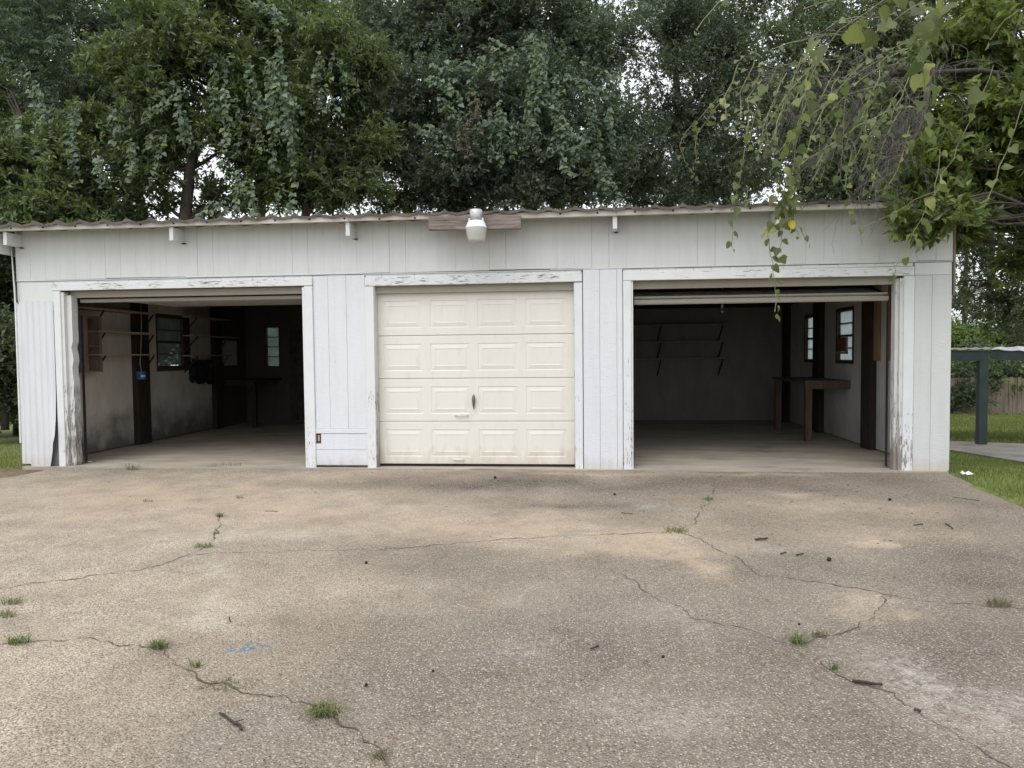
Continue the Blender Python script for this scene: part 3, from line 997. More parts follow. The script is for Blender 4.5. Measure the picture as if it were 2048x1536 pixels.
# ---- closed middle door: four sections with raised panels
door = bpy.data.objects.new('overhead_door', None)
col.objects.link(door)
door.location = (1.22, 0.12, 0.03)
attach(door, garage)
door['label'] = 'closed cream steel overhead door'
DW0, DW1 = 0.009, 2.449
SH = 0.5335


def raised_panel_mesh():
    """embossed panel: outer groove, bevel slope, raised field"""
    w, h = 0.485 / 2, 0.335 / 2
    mb = MB()
    rings = [(w, h, 0.0), (w - 0.006, h - 0.006, 0.005), (w - 0.012, h - 0.012, 0.005), (w - 0.062, h - 0.062, -0.003), (w - 0.068, h - 0.068, 0.0005)]
    vs, fs = [], []
    for a, b, d in rings:
        vs += [(-a, d, -b), (a, d, -b), (a, d, b), (-a, d, b)]
    for i in range(len(rings) - 1):
        for k in range(4):
            fs.append((4 * i + k, 4 * i + (k + 1) % 4, 4 * i + 4 + (k + 1) % 4, 4 * i + 4 + k))
    n = 4 * (len(rings) - 1)
    fs.append((n, n + 1, n + 2, n + 3))
    mb.add(vs, fs)
    return mb.mesh('raised_panel', MAT['cream'])


rp_mesh = raised_panel_mesh()
pw = 0.5985
for s in range(4):
    z0 = 0.03 + s * SH
    z1 = z0 + SH - 0.004
    mb = MB()
    y0 = 0.12
    # section face with four openings for the embossed panels
    pcx = [DW0 + 0.072 + 0.2425 + i * 0.592 for i in range(4)]
    pcz = z0 + SH / 2 - 0.005
    xs = [DW0]
    for c in pcx:
        xs += [c - 0.2425, c + 0.2425]
    xs.append(DW1)
    zs = [z0, z0 + 0.006, pcz - 0.1675, pcz + 0.1675, z1 - 0.006, z1]
    ys = [y0 + 0.006, y0, y0, y0, y0, y0 + 0.006]
    vs = [(xx, yy, zz) for zz, yy in zip(zs, ys) for xx in xs]
    nxx = len(xs)
    fs = []
    for j in range(5):
        for i in range(nxx - 1):
            if j == 2 and i % 2 == 1:
                continue
            fs.append((j * nxx + i, j * nxx + i + 1, (j + 1) * nxx + i + 1, (j + 1) * nxx + i))
    mb.add(vs, fs)
    mb.box(DW0, DW1, y0 + 0.02, y0 + 0.045, z0, z1)
    part(mb, 'door_section', MAT['cream'], door)
    for c in pcx:
        link('raised_panel', rp_mesh, door, (c, y0, pcz))
# handles: twist handle and two lift handles
mb = MB()
mb.tube([(1.209, 0.095, 0.895), (1.209, 0.088, 0.87), (1.209, 0.086, 0.83), (1.209, 0.088, 0.78), (1.209, 0.098, 0.715)], [0.006, 0.016, 0.021, 0.015, 0.005], 8)
mb.tube([(1.209, 0.125, 0.825), (1.209, 0.085, 0.825)], 0.016, 8)
part(mb, 'door_handle', MAT['handle'], door, True)
for cx, cz, w in ((1.055, 0.643, 0.062), (1.012, 0.092, 0.045)):
    mb = MB()
    mb.box(cx - w, cx + w, 0.088, 0.097, cz - 0.006, cz + 0.014)
    mb.bar((cx - w, 0.093, cz + 0.004), (cx - w - 0.022, 0.118, cz - 0.006), 0.016, 0.012)
    mb.bar((cx + w, 0.093, cz + 0.004), (cx + w + 0.022, 0.118, cz - 0.006), 0.016, 0.012)
    part(mb, 'lift_handle', MAT['lampwhite'], door)
mb = MB()
mb.box(DW0, DW1, 0.121, 0.15, 0.006, 0.029)
part(mb, 'bottom_seal', MAT['black'], door)

# ---- open overhead doors parked under the ceiling
def open_door(x0, x1, pts, label):
    d = bpy.data.objects.new('overhead_door', None)
    col.objects.link(d)
    d.location = ((x0 + x1) / 2, 1.2, 2.2)
    attach(d, garage)
    d['label'] = label
    for (ya, za), (yb, zb) in zip(pts[:-1], pts[1:]):
        mb = MB()
        a, b = Vector((0, ya, za)), Vector((0, yb, zb))
        dd = (b - a).normalized() * 0.004
        nrm = Vector((0, -(b - a).z, (b - a).y)).normalized() * 0.02
        vs = []
        for xx in (x0, x1):
            for q in (a + dd - nrm, a + dd + nrm, b - dd + nrm, b - dd - nrm):
                vs.append((xx, q.y, q.z))
        mb.add(vs, [(0, 1, 2, 3), (7, 6, 5, 4), (0, 4, 5, 1), (1, 5, 6, 2), (2, 6, 7, 3), (3, 7, 4, 0)])
        part(mb, 'door_section', MAT['cream'], d)
    for xx in (x0 - 0.016, x1 + 0.004):
        mb = MB()
        mb.box(xx, xx + 0.012, 0.16, 0.2, 0.02, 1.95)
        for (ya, za), (yb, zb) in zip(pts[:-1], pts[1:]):
            mb.bar((xx + 0.006, ya, za + 0.03), (xx + 0.006, yb, zb + 0.03), 0.012, 0.04)
        part(mb, 'door_track', MAT['iron'], d)


open_door(-3.96, -0.93, [(0.19, 2.135), (0.72, 2.20), (1.25, 2.215), (1.78, 2.22), (2.31, 2.22)], 'open overhead door slid up under the ceiling of the first bay')
open_door(3.17, 6.10, [(0.17, 1.985), (0.62, 2.125), (1.14, 2.20), (1.68, 2.21), (2.2, 2.21)], 'open overhead door slid up under the ceiling of the third bay')
mb = MB()
mb.board_x(3.17, 6.10, 0.135, 0.150, 1.972, 2.024, 0.003)
part(mb, 'door_rail', MAT['rail'])
mb = MB()
mb.board_x(3.17, 6.10, 0.16, 0.172, 2.040, 2.066, 0.003)
part(mb, 'door_rail', MAT['rail'])
mb = MB()
mb.board_x(-3.96, -0.93, 0.16, 0.175, 2.112, 2.158, 0.003)
part(mb, 'door_rail', MAT['rail'])

# ---- roof: corrugated sheets, fascia, rafters
def wave(xx):
    t = (xx / 0.302) % 1.0
    crest = 0.050 * math.exp(-((t - 0.5) / 0.10) ** 2)
    low = 0.012 * (0.5 - 0.5 * math.cos(2 * math.pi * ((t * 2) % 1)))
    return crest + low


SLOPE = -0.06
sheet_w = 0.906
sheet = MB()
nn = 36
vs, fs = [], []
for i in range(nn + 1):
    xx = sheet_w * i / nn
    h = wave(xx)
    vs += [(xx, 0.0, min(h - 0.03, -0.004)), (xx, 0.0, h), (xx, 6.75, h + SLOPE * 6.75), (xx, 0.02, h - 0.012), (xx, 6.75, h - 0.012 + SLOPE * 6.75)]
for i in range(nn):
    a, b = 5 * i, 5 * (i + 1)
    fs += [(a, b, b + 1, a + 1), (a + 1, b + 1, b + 2, a + 2), (a + 3, a + 4, b + 4, b + 3), (a, a + 3, b + 3, b)]
sheet.add(vs, fs)
sheet_me = sheet.mesh('roof_sheet', MAT['roofmetal'], False)
rx0 = -4.93
for i in range(13):
    link('roof_sheet', sheet_me, garage, (rx0 + i * sheet_w, -0.335 + rnd.uniform(-0.012, 0.012), 3.040 + 0.004 * math.sin(i * 1.9) - (0.012 if i > 6 else 0)))
fx_ = [-4.86, -3.1, -0.2, 0.76]
for a, b in ((-4.86, -2.5), (-2.497, -0.2), (-0.197, 1.2), (1.203, 2.94), (2.943, 5.0), (5.003, 6.62)):
    mb = MB()
    zz = 2.968 + (0.012 if a < 0 else -0.012)
    mb.board_x(a, b, -0.30, -0.265, zz, zz + 0.066, 0.005, rnd.uniform(-0.006, 0.004))
    part(mb, 'fascia_board', MAT['fascia'])
mb = MB()
xx = -4.5
while xx < 6.5:
    if not 0.7 < xx < 1.9:
        zz = 2.976 + (0.026 if xx < 0 else 0.006)
        mb.box(xx - 0.010, xx + 0.010, -0.3045, -0.299, zz, zz + 0.018)
    xx += 0.425
o = part(mb, 'nail_heads', MAT['black'])
o['kind'] = 'stuff'
for xc in (-4.62, -2.435, -0.225, 2.925, 4.74):
    mb = MB()
    mb.box(xc - 0.024, xc + 0.024, -0.262, -0.0155, 2.815, 2.972)
    part(mb, 'rafter_tail', MAT['plain'])
    mb = MB()
    mb.box(xc + 0.005, xc + 0.05, -0.05, -0.0158, 2.805, 2.813)  # small black strip against the boards, just below the tail
    part(mb, 'rafter_dark_strip', MAT['black'])
for i in range(9):
    xc = XL + 0.15 + i * 1.39
    mb = MB()
    mb.add([(xc - 0.022, 0.06, 2.78), (xc + 0.022, 0.06, 2.78), (xc + 0.022, 0.06, 2.96), (xc - 0.022, 0.06, 2.96),
            (xc - 0.022, DEEP, 2.41), (xc + 0.022, DEEP, 2.41), (xc + 0.022, DEEP, 2.59), (xc - 0.022, DEEP, 2.59)],
           [(0, 1, 2, 3), (7, 6, 5, 4), (0, 4, 5, 1), (1, 5, 6, 2), (2, 6, 7, 3), (3, 7, 4, 0)])
    part(mb, 'rafter', MAT['rafter'])
mb = MB()
mb.add([(XL, 0.055, 2.985), (XR, 0.055, 2.985), (XR, DEEP, 2.625), (XL, DEEP, 2.625), (XL, 0.055, 2.97), (XR, 0.055, 2.97), (XR, DEEP, 2.61), (XL, DEEP, 2.61)],
       [(0, 1, 2, 3), (7, 6, 5, 4)])
part(mb, 'roof_deck', MAT['rafter'])
mb = MB()
mb.board_x(0.772, 1.848, -0.345, -0.306, 2.838, 2.998, 0.005, -0.012)
part(mb, 'mounting_board', MAT['weathered'], label='bare weathered plank behind the lamp')

# ---- walls: side walls with windows, back wall, partitions
def wall_x(xa, xb, holes, mat_in, mat_out, name):
    """wall along y between x planes, split round the window holes (y0,y1,z0,z1)"""
    ycut = [0.051] + [c for h in holes for c in (h[0], h[1])] + [DEEP]
    for i in range(len(ycut) - 1):
        y0, y1 = ycut[i], ycut[i + 1]
        if i % 2 == 0:
            mb = MB()
            mb.box(xa, xb, y0, y1, -0.6, 2.97 - 0.06 * y1)
            part(mb, name, mat_in)
        else:
            h = holes[i // 2]
            mb = MB()
            mb.box(xa, xb, y0, y1, -0.6, h[2])
            part(mb, name, mat_in)
            mb = MB()
            mb.box(xa, xb, y0, y1, h[3], 2.97 - 0.06 * y1)
            part(mb, name, mat_in)


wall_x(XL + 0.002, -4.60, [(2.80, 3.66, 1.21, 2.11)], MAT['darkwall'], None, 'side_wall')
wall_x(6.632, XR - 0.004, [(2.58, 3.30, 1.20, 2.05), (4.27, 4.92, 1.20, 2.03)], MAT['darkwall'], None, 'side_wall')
# back wall with a small window in the first bay
bz = 2.61
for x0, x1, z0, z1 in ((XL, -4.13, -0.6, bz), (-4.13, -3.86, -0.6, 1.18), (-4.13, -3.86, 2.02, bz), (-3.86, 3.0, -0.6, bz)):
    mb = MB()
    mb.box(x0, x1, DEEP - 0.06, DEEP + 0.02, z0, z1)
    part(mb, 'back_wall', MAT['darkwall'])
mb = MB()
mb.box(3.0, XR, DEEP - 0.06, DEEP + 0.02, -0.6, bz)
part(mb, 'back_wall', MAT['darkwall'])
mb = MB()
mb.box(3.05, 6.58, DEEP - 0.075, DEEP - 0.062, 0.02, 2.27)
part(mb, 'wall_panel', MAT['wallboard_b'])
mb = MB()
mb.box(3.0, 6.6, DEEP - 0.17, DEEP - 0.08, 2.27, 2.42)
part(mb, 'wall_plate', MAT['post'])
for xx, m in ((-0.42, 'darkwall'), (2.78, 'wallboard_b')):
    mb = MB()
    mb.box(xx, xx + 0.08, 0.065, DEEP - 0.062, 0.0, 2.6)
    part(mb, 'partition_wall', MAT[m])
# inner wall panels of the first bay
for y0, y1, z0, z1, m in ((0.14, 0.99, 0.02, 2.35, 'wallboard'), (0.995, 2.12, 0.02, 2.35, 'wallboard'), (2.46, 2.79, 1.16, 2.4, 'wallboard'), (2.46, 3.835, 0.02, 1.155, 'wallboard'), (3.84, 4.56, 0.02, 0.99, 'wallboard'),
                          (3.84, 4.56, 0.995, 2.35, 'wallboard'), (2.80, 3.835, 2.14, 2.4, 'wallboard'), (3.66, 3.835, 1.16, 2.135, 'winframe')):
    mb = MB()
    mb.box(-4.598, -4.578 + rnd.uniform(-0.002, 0.002), y0, y1, z0, z1)
    part(mb, 'wall_panel', MAT[m])
for y0, y1 in ((2.125, 2.455), (4.562, 4.83)):
    mb = MB()
    mb.box(-4.596, -4.49, y0, y1, 0.001, 2.75)
    part(mb, 'wall_post', MAT['post'])
mb = MB()
mb.box(-4.597, -4.574, 4.9, 5.6, 1.22, 1.72)
part(mb, 'wall_panel', MAT['wallboard'])
# third bay inner panels
for y0, y1, z0, z1 in ((0.13, 1.735, 0.02, 2.35), (2.06, 2.57, 0.02, 2.35), (2.575, 3.31, 0.02, 1.19), (2.575, 3.31, 2.06, 2.35), (3.315, 3.86, 0.02, 2.35), (4.93, 5.95, 0.02, 2.3), (4.2, 4.925, 0.02, 1.19), (4.2, 4.925, 2.04, 2.3)):
    mb = MB()
    mb.box(6.610, 6.630, y0, y1, z0, z1)
    part(mb, 'wall_panel', MAT['wallboard_r'])
for y0, y1 in ((1.74, 2.055), (3.87, 4.195)):
    mb = MB()
    mb.box(6.52, 6.6305, y0, y1, 0.001, 2.75)
    part(mb, 'wall_post', MAT['post'])
for y0, y1 in ((1.60, 1.735), (1.20, 1.29)):
    mb = MB()
    mb.box(6.565, 6.608, y0, y1, 1.25, 2.6)
    part(mb, 'wall_stud', MAT['stud'])
mb = MB()
mb.box(6.50, 6.608, 5.80, 5.99, 0.001, 2.5)
part(mb, 'wall_post', MAT['post'])


def window(xc, y0, y1, z0, z1, pane, n, sgn, extra=None, frame='winframe', label=None):
    w = bpy.data.objects.new('window', None)
    col.objects.link(w)
    w.location = (xc, (y0 + y1) / 2, z0)
    attach(w, garage)
    if label:
        w['label'] = label
    mb = MB()
    t = 0.05
    a, b = (xc - 0.03, xc + 0.06) if sgn < 0 else (xc - 0.06, xc + 0.03)
    mb.box(a, b, y0, y0 + t, z0, z1)
    mb.box(a, b, y1 - t, y1, z0, z1)
    mb.box(a - 0.001, b + 0.001, y0 + t, y1 - t, z0, z0 + t)
    mb.box(a - 0.001, b + 0.001, y0 + t, y1 - t, z1 - t, z1)
    part(mb, 'frame', MAT[frame], w)
    h = (z1 - z0 - 2 * t) / n
    for i in range(n):
        za = z0 + t + i * h
        mb = MB()
        mb.box(xc - 0.003, xc + 0.003, y0 + t, y1 - t, za + 0.009, za + h - 0.009)
        part(mb, 'pane', MAT[pane], w)
        if i:
            mb = MB()
            hh = 0.016 if i == n // 2 else 0.008
            mb.box(xc - 0.018, xc + 0.018, y0 + t, y1 - t, za - hh, za + hh)
            part(mb, 'glazing_bar', MAT['iron'], w)
    return w


window(-4.64, 2.79, 3.67, 1.20, 2.12, 'dusty', 4, -1)
wr = window(6.66, 2.57, 3.31, 1.19, 2.06, 'frost', 4, 1)
mb = MB()
mb.box(6.600, 6.622, 2.86, 3.26, 1.375, 1.60)
part(mb, 'cardboard_patch', MAT['card'], wr)
mb = MB()
for y0, y1, z0, z1 in ((2.83, 2.86, 1.34, 1.60), (2.83, 3.29, 1.34, 1.372)):
    mb.box(6.598, 6.620, y0, y1, z0, z1)
part(mb, 'patch_batten', MAT['shelf'], wr)
window(6.66, 4.26, 4.93, 1.19, 2.04, 'frost', 4, 1)
w2 = bpy.data.objects.new('window', None)
col.objects.link(w2)
w2.location = (-4.0, 6.07, 1.18)
attach(w2, garage)
for i in range(4):
    mb = MB()
    mb.box(-4.12, -3.87, 6.06, 6.066, 1.19 + i * 0.208, 1.38 + i * 0.208)
    part(mb, 'pane', MAT['dusty'], w2)
mb = MB()
for i in range(5):
    mb.box(-4.13, -3.86, 6.045, 6.075, 1.172 + i * 0.208, 1.19 + i * 0.208)
mb.box(-4.16, -4.131, 6.03, 6.08, 1.15, 2.05)
mb.box(-3.859, -3.83, 6.03, 6.08, 1.15, 2.05)
part(mb, 'frame', MAT['winframe'], w2)
# plank door in the back wall of the first bay
bd = bpy.data.objects.new('back_door', None)
col.objects.link(bd)
bd.location = (-3.1, 6.0, 0)
attach(bd, garage)
for i in range(6):
    mb = MB()
    mb.board_z(-3.62 + i * 0.15, -3.475 + i * 0.15, 6.01, 6.038, 0.04, 2.05, 0.004)
    part(mb, 'plank', MAT['rafter'], bd)
for z in (0.35, 1.6):
    mb = MB()
    mb.box(-3.6, -2.75, 5.985, 6.009, z, z + 0.13)
    part(mb, 'batten', MAT['rafter'], bd)

# corner strips at the ends of the front
mb = MB()
mb.board_z(XR + 0.001, XR + 0.025, -0.03, 0.06, 2.0, 3.0)
part(mb, 'corner_strip', MAT['picket'])
mb = MB()
mb.tube([(XL - 0.03, -0.03, 2.86), (XL - 0.02, -0.03, 2.5), (XL - 0.012, -0.028, 2.2), (XL - 0.012, -0.03, 0.3)], 0.011, 6)
part(mb, 'corner_cable', MAT['lampwhite'])
mb = MB()
mb.tube([(XL - 0.012, -0.05, 2.86), (XL + 0.002, -0.045, 2.55), (XL + 0.02, -0.04, 2.2), (XL + 0.03, -0.035, 2.1)], 0.006, 6)
part(mb, 'corner_cable', MAT['iron'])
mb = MB()
mb.box(-4.80, -4.745, -0.30, -0.262, 2.80, 2.975)
part(mb, 'barge_end', MAT['plain'])
mb = MB()
mb.box(-4.795, -4.75, -0.2615, 6.0, 2.72, 2.965)
part(mb, 'barge_rafter', MAT['plain'])

# ------------------------------------------------------------------ yard lamp
lx, ly, lz = 1.345, -0.445, 2.675
lamp = thing('yard_lamp', 'dusk to dawn security lamp hanging on the bare plank under the eave', 'lamp', (lx, ly, lz))
mb = MB()
mb.lathe([(0.0, 0.362), (0.068, 0.362), (0.074, 0.354), (0.074, 0.245), (0.070, 0.24), (0.070, 0.232)], (lx, ly, lz), 28)
part(mb, 'housing', MAT['galv'], lamp, True)
ring = MB()
ring.lathe([(0.078, 0.236), (0.088, 0.230), (0.116, 0.166), (0.121, 0.160), (0.121, 0.152), (0.112, 0.150)], (lx, ly, lz), 36)
rg = part(ring, 'reflector', MAT['lampwhite'], lamp, True)
mb = MB()
for i in range(40):
    a = 2 * math.pi * i / 40
    c, s = math.cos(a), math.sin(a)
    mb.bar((lx + 0.090 * c, ly + 0.090 * s, lz + 0.228), (lx + 0.117 * c, ly + 0.117 * s, lz + 0.168), 0.006, 0.006)
o = part(mb, 'reflector_ribs', MAT['lampwhite'], lamp)
o['kind'] = 'stuff'
mb = MB()
mb.lathe([(0.117, 0.150), (0.119, 0.140), (0.112, 0.10), (0.098, 0.025), (0.092, 0.004), (0.080, 0.0), (0.068, 0.012), (0.0, 0.016)], (lx, ly, lz), 32)
part(mb, 'lens', MAT['lens'], lamp, True)
for a in (-0.078, 0.078):
    mb = MB()
    mb.box(lx + a - 0.008, lx + a + 0.008, ly - 0.02, ly, lz + 0.225, lz + 0.265)
    part(mb, 'clip', MAT['lampwhite'], lamp)
mb = MB()
mb.tube([(lx, ly + 0.05, lz + 0.30), (lx, -0.345, lz + 0.30)], 0.03, 10)
part(mb, 'arm', MAT['galv'], lamp)

# ------------------------------------------------------------------ things inside the bays
def wall_shelf(label, boards, brackets, loc):
    t = thing('wall_shelf', label, 'shelf', loc)
    for b in boards:
        mb = MB()
        mb.box(*b, jit=0.004)
        part(mb, 'shelf_board', MAT['shelf'], t)
    for a, b in brackets:
        mb = MB()
        mb.bar(a, b, 0.022, 0.018)
        part(mb, 'bracket', MAT['iron'], t)


bl = []
for z in (1.43, 1.76, 2.085):
    bl.append((-4.575, -4.30, 0.98 if z < 2 else 0.66, 2.36, z, z + 0.022))
br = []
for z in (1.43, 1.76, 2.085):
    for y in (1.12, 2.30):
        br.append(((-4.48, y, z - 0.24), (-4.31, y, z - 0.006)))
wall_shelf('three long plank shelves on the stained side wall beside the small cabinet', bl, br, (-4.45, 1.7, 1.43))
bl, br = [], []
for z in (1.41, 1.765, 2.10):
    bl.append((-4.485 if z < 1.5 else -4.48, -4.29, 3.42 if z > 2 else 3.42, 4.85 if z != 1.765 else 5.15, z, z + 0.022))
    br.append(((-4.575, 3.62, z - 0.29), (-4.31, 3.62, z - 0.006)))
    br.append(((-4.47, 4.7, z - 0.26), (-4.31, 4.7, z - 0.006)))
wall_shelf('three dim shelves on the side wall beyond the window, above the black jacket', bl, br, (-4.45, 4.2, 1.41))
bl, br = [], []
for z in (1.255, 1.59, 1.925):
    bl.append((3.3, 5.38, 5.80, 6.02, z, z + 0.024))
for xx in (4.11, 5.31):
    for z in (1.255, 1.59, 1.925):
        br.append(((xx - 0.045, 6.01, z - 0.325), (xx + 0.01, 5.805, z - 0.004)))
wall_shelf('three long shelves across the pale back wall of the open bay with the bench', bl, br, (4.3, 5.95, 1.25))

cab = thing('wall_cabinet', 'small brown open cabinet hung on the wall just inside the first bay', 'cabinet', (-4.45, 0.88, 1.18))
for nm, b in (('side_panel', (-4.576, -4.36, 0.66, 0.685, 1.19, 1.99)), ('side_panel', (-4.576, -4.36, 1.065, 1.09, 1.19, 1.99)), ('top_panel', (-4.576, -4.36, 0.686, 1.064, 1.968, 1.99)),
              ('bottom_panel', (-4.576, -4.35, 0.686, 1.064, 1.19, 1.215)), ('shelf_board', (-4.56, -4.37, 0.686, 1.064, 1.55, 1.568)), ('back_panel', (-4.577, -4.565, 0.687, 1.063, 1.216, 1.967)),
              ('face_frame', (-4.359, -4.34, 0.66, 0.80, 1.19, 1.99)), ('face_frame', (-4.359, -4.34, 1.05, 1.09, 1.19, 1.99))):
    mb = MB()
    mb.box(*b)
    part(mb, nm, MAT['cab'], cab)

bx = thing('junction_box', 'bright blue electrical box on the dark post of the first bay', 'electrical box', (-4.46, 2.08, 1.04))
mb = MB()
mb.lathe([(0.0, 0.0), (0.062, 0.0), (0.07, 0.01), (0.07, 0.12), (0.06, 0.13), (0.0, 0.13)], (-4.45, 2.16, 1.045), 10)
part(mb, 'box_body', MAT['blue'], bx)
mb = MB()
mb.box(-4.42, -4.38, 2.10, 2.16, 1.085, 1.115)
part(mb, 'plug', MAT['lampwhite'], bx)
mb = MB()
mb.tube([(-4.47, 2.2, 1.17), (-4.475, 2.17, 1.3), (-4.48, 2.2, 1.42), (-4.485, 2.25, 1.8), (-4.486, 2.26, 2.3)], 0.007, 6)
part(mb, 'cable', MAT['alu'], bx)

# black jacket hanging below the dim shelves: a draped, crumpled sheet with thickness
jk = thing('hanging_jacket', 'crumpled black jacket hanging on the side wall past the window', 'jacket', (-4.5, 4.1, 0.95))
vs, fs = [], []
nu, nv = 16, 14
for side in (0, 1):
    for i in range(nu + 1):
        for j in range(nv + 1):
            u, v = i / nu, j / nv
            y = 3.76 + 0.68 * u
            zt = 1.36 - 0.10 * (1 - abs(u - 0.55) * 1.5) * 0.3 - (0.06 if u < 0.2 else 0.0)
            zb = 0.96 + 0.10 * math.sin(u * 11) * 0.5 + (0.16 if u > 0.12 and u < 0.3 else 0) - 0.04 * u
            z = zb + (zt - zb) * v
            xx = -4.57 + (0.0 if side == 0 else 0.075 + 0.03 * math.sin(u * 14 + v * 3) + 0.02 * math.sin(v * 9 + u * 5))
            vs.append((xx, y, z))
N1 = (nu + 1) * (nv + 1)
for side in (0, 1):
    for i in range(nu):
        for j in range(nv):
            a = side * N1 + i * (nv + 1) + j
            fs.append((a, a + 1, a + nv + 2, a + nv + 1))
for i in range(nu):
    for j in (0, nv):
        a = i * (nv + 1) + j
        fs.append((a, a + nv + 1, a + nv + 1 + N1, a + N1))
for j in range(nv):
    for i in (0, nu):
        a = i * (nv + 1) + j
        fs.append((a, a + 1, a + 1 + N1, a + N1))
mb = MB().add(vs, fs)
part(mb, 'body', MAT['black'], jk, True)
mb = MB()
mb.tube([(-4.53, 3.86, 1.34), (-4.50, 3.80, 1.2), (-4.51, 3.77, 1.05), (-4.52, 3.79, 0.93)], [0.03, 0.05, 0.045, 0.03], 8)
part(mb, 'sleeve', MAT['black'], jk, True)


def bench(label, x0, x1, y0, y1, z, legs, loc, mat='bench'):
    t = thing('workbench', label, 'workbench', loc)
    n = max(2, int((x1 - x0) / 0.22))
    for i in range(n):
        a, b = x0 + (x1 - x0) * i / n, x0 + (x1 - x0) * (i + 1) / n
        mb = MB()
        mb.box(a + 0.002, b - 0.002, y0, y1, z, z + 0.038)
        part(mb, 'top_plank', MAT[mat], t)
    mb = MB()
    mb.box(x0 + 0.01, x1, y0 + 0.012, y0 + 0.05, z - 0.09, z - 0.001)
    part(mb, 'apron', MAT[mat], t)
    for lx_, ly_ in legs:
        mb = MB()
        mb.box(lx_, lx_ + 0.09, ly_, ly_ + 0.09, 0.001, z - 0.0015)
        part(mb, 'leg', MAT[mat], t)


bench('wooden workbench under the pale windows of the third bay', 5.93, 6.60, 2.66, 4.5, 0.90, [(5.965, 2.72), (5.95, 4.36)], (6.25, 3.5, 0))
bench('dark workbench at the far end of the first bay beyond the posts', -4.48, -3.80, 4.84, 6.0, 0.90, [(-3.905, 4.80)], (-4.2, 5.4, 0), 'post')

bb = thing('light_bulb', 'bare bulb hanging before the back wall of the third bay', 'light bulb', (4.76, 3.0, 2.0))
mb = MB()
mb.lathe([(0.0, -0.005), (0.02, 0.0), (0.032, 0.025), (0.03, 0.045), (0.015, 0.075), (0.013, 0.085)], (4.76, 3.0, 2.0), 14)
part(mb, 'bulb', MAT['bulb'], bb, True)
mb = MB()
mb.tube([(4.76, 3.0, 2.085), (4.76, 3.0, 2.14)], 0.017, 10)
mb.tube([(4.76, 3.0, 2.14), (4.76, 3.0, 2.75)], 0.004, 6)
part(mb, 'socket_cord', MAT['lampwhite'], bb)

rod = MB()
rod.tube([(-4.079, 0.255, 0.012), (-3.971, 0.302, 0.012)], 0.011, 8)
tag(rod.build('metal_pipe', MAT['alu']), 'short grey metal pipe lying at the rotten jamb', 'pipe')

# ------------------------------------------------------------------ yard beyond: carport, fence
cp = thing('carport', 'slate blue carport with a pale sheet roof behind the garage corner', 'carport', (9.85, 5.2, -0.345))
PX, PY = 9.82, 5.17
mb = MB()
mb.box(PX - 0.072, PX + 0.072, PY - 0.06, PY + 0.06, -0.345, 1.19)
part(mb, 'post', MAT['teal'], cp)
for q in ((13.6, 3.4),):
    mb = MB()
    mb.box(q[0] - 0.085, q[0] + 0.085, q[1] - 0.07, q[1] + 0.07, -0.6, 1.2)
    part(mb, 'post', MAT['teal'], cp)
mb = MB()
mb.bar((PX - 3.2, PY + 0.5, 1.275), (PX + 0.09, PY, 1.275), 0.06, 0.185)
part(mb, 'beam', MAT['teal'], cp)
mb = MB()
mb.bar((PX + 0.12, PY - 0.02, 1.30), (PX + 4.6, PY - 2.0, 0.92), 0.05, 0.17)
part(mb, 'fascia_board', MAT['teal'], cp)
A = [Vector((PX - 3.3, PY + 0.45, 1.375)), Vector((PX + 0.1, PY - 0.06, 1.39)), Vector((PX + 4.7, PY - 2.08, 1.01))]
Bk = [Vector((PX - 1.6, PY + 3.0, 1.385)), Vector((PX + 1.6, PY + 2.6, 1.43)), Vector((PX + 6.4, PY + 0.4, 1.52))]
for k in range(2):
    for j in range(4):
        t0, t1 = j / 4 + 0.003, (j + 1) / 4 - 0.003
        a0, a1 = A[k].lerp(A[k + 1], t0), A[k].lerp(A[k + 1], t1)
        b0, b1 = Bk[k].lerp(Bk[k + 1], t0), Bk[k].lerp(Bk[k + 1], t1)
        vs, fs = [], []
        for i in range(13):
            t = i / 12
            h = 0.018 if i % 3 == 1 else 0.0
            qa, qb = a0.lerp(a1, t), b0.lerp(b1, t)
            vs += [(qa.x, qa.y, qa.z + h), (qb.x, qb.y, qb.z + h), (qa.x, qa.y, qa.z + h - 0.01), (qb.x, qb.y, qb.z + h - 0.01)]
        for i in range(12):
            a, b = 4 * i, 4 * i + 4
            fs += [(a, b, b + 1, a + 1), (a + 2, a + 3, b + 3, b + 2), (a, a + 2, b + 2, b)]
        mb = MB().add(vs, fs)
        o = part(mb, 'roof_sheet', MAT['rust'] if (k == 0 and j < 3) else (MAT['closure'] if k == 0 else MAT['cproof']), cp)

fence = thing('board_fence', 'grey weathered board fence across the back yard beyond the carport', 'fence', (16, 17.8, -0.9))
pk = MB()
pk.board_z(-0.066, 0.066, -0.011, 0.011, 0.0, 1.34, 0.003)
pkm = pk.mesh('picket', MAT['picket'])
for i in range(80):
    xx = 11.0 + i * 0.140
    o = link('picket', pkm, fence, (xx, 17.72 + 0.02 * rnd.random(), float(fall(np.array(xx), np.array(17.7))) - 0.03 + rnd.uniform(-0.03, 0.03)))
    o.rotation_euler = (0, rnd.uniform(-0.015, 0.015), 0)
for z in (-0.55, 0.15):
    mb = MB()
    mb.box(10.9, 22.2, 17.76, 17.80, z, z + 0.09)
    part(mb, 'rail', MAT['picket'], fence)

wire = MB()
pts = [(-12 + 6.6 * i, 30 - 0.8 * i, 4.3 - 0.25 * math.sin(math.pi * i / 10)) for i in range(11)]
wire.tube([(4, 30, 4.15), (14, 29.5, 3.98), (24, 29, 4.0), (40, 28.5, 4.4)], 0.018, 5)
tag(wire.build('utility_wire', MAT['alu']), 'thin utility wire crossing behind the garage corner', 'wire')


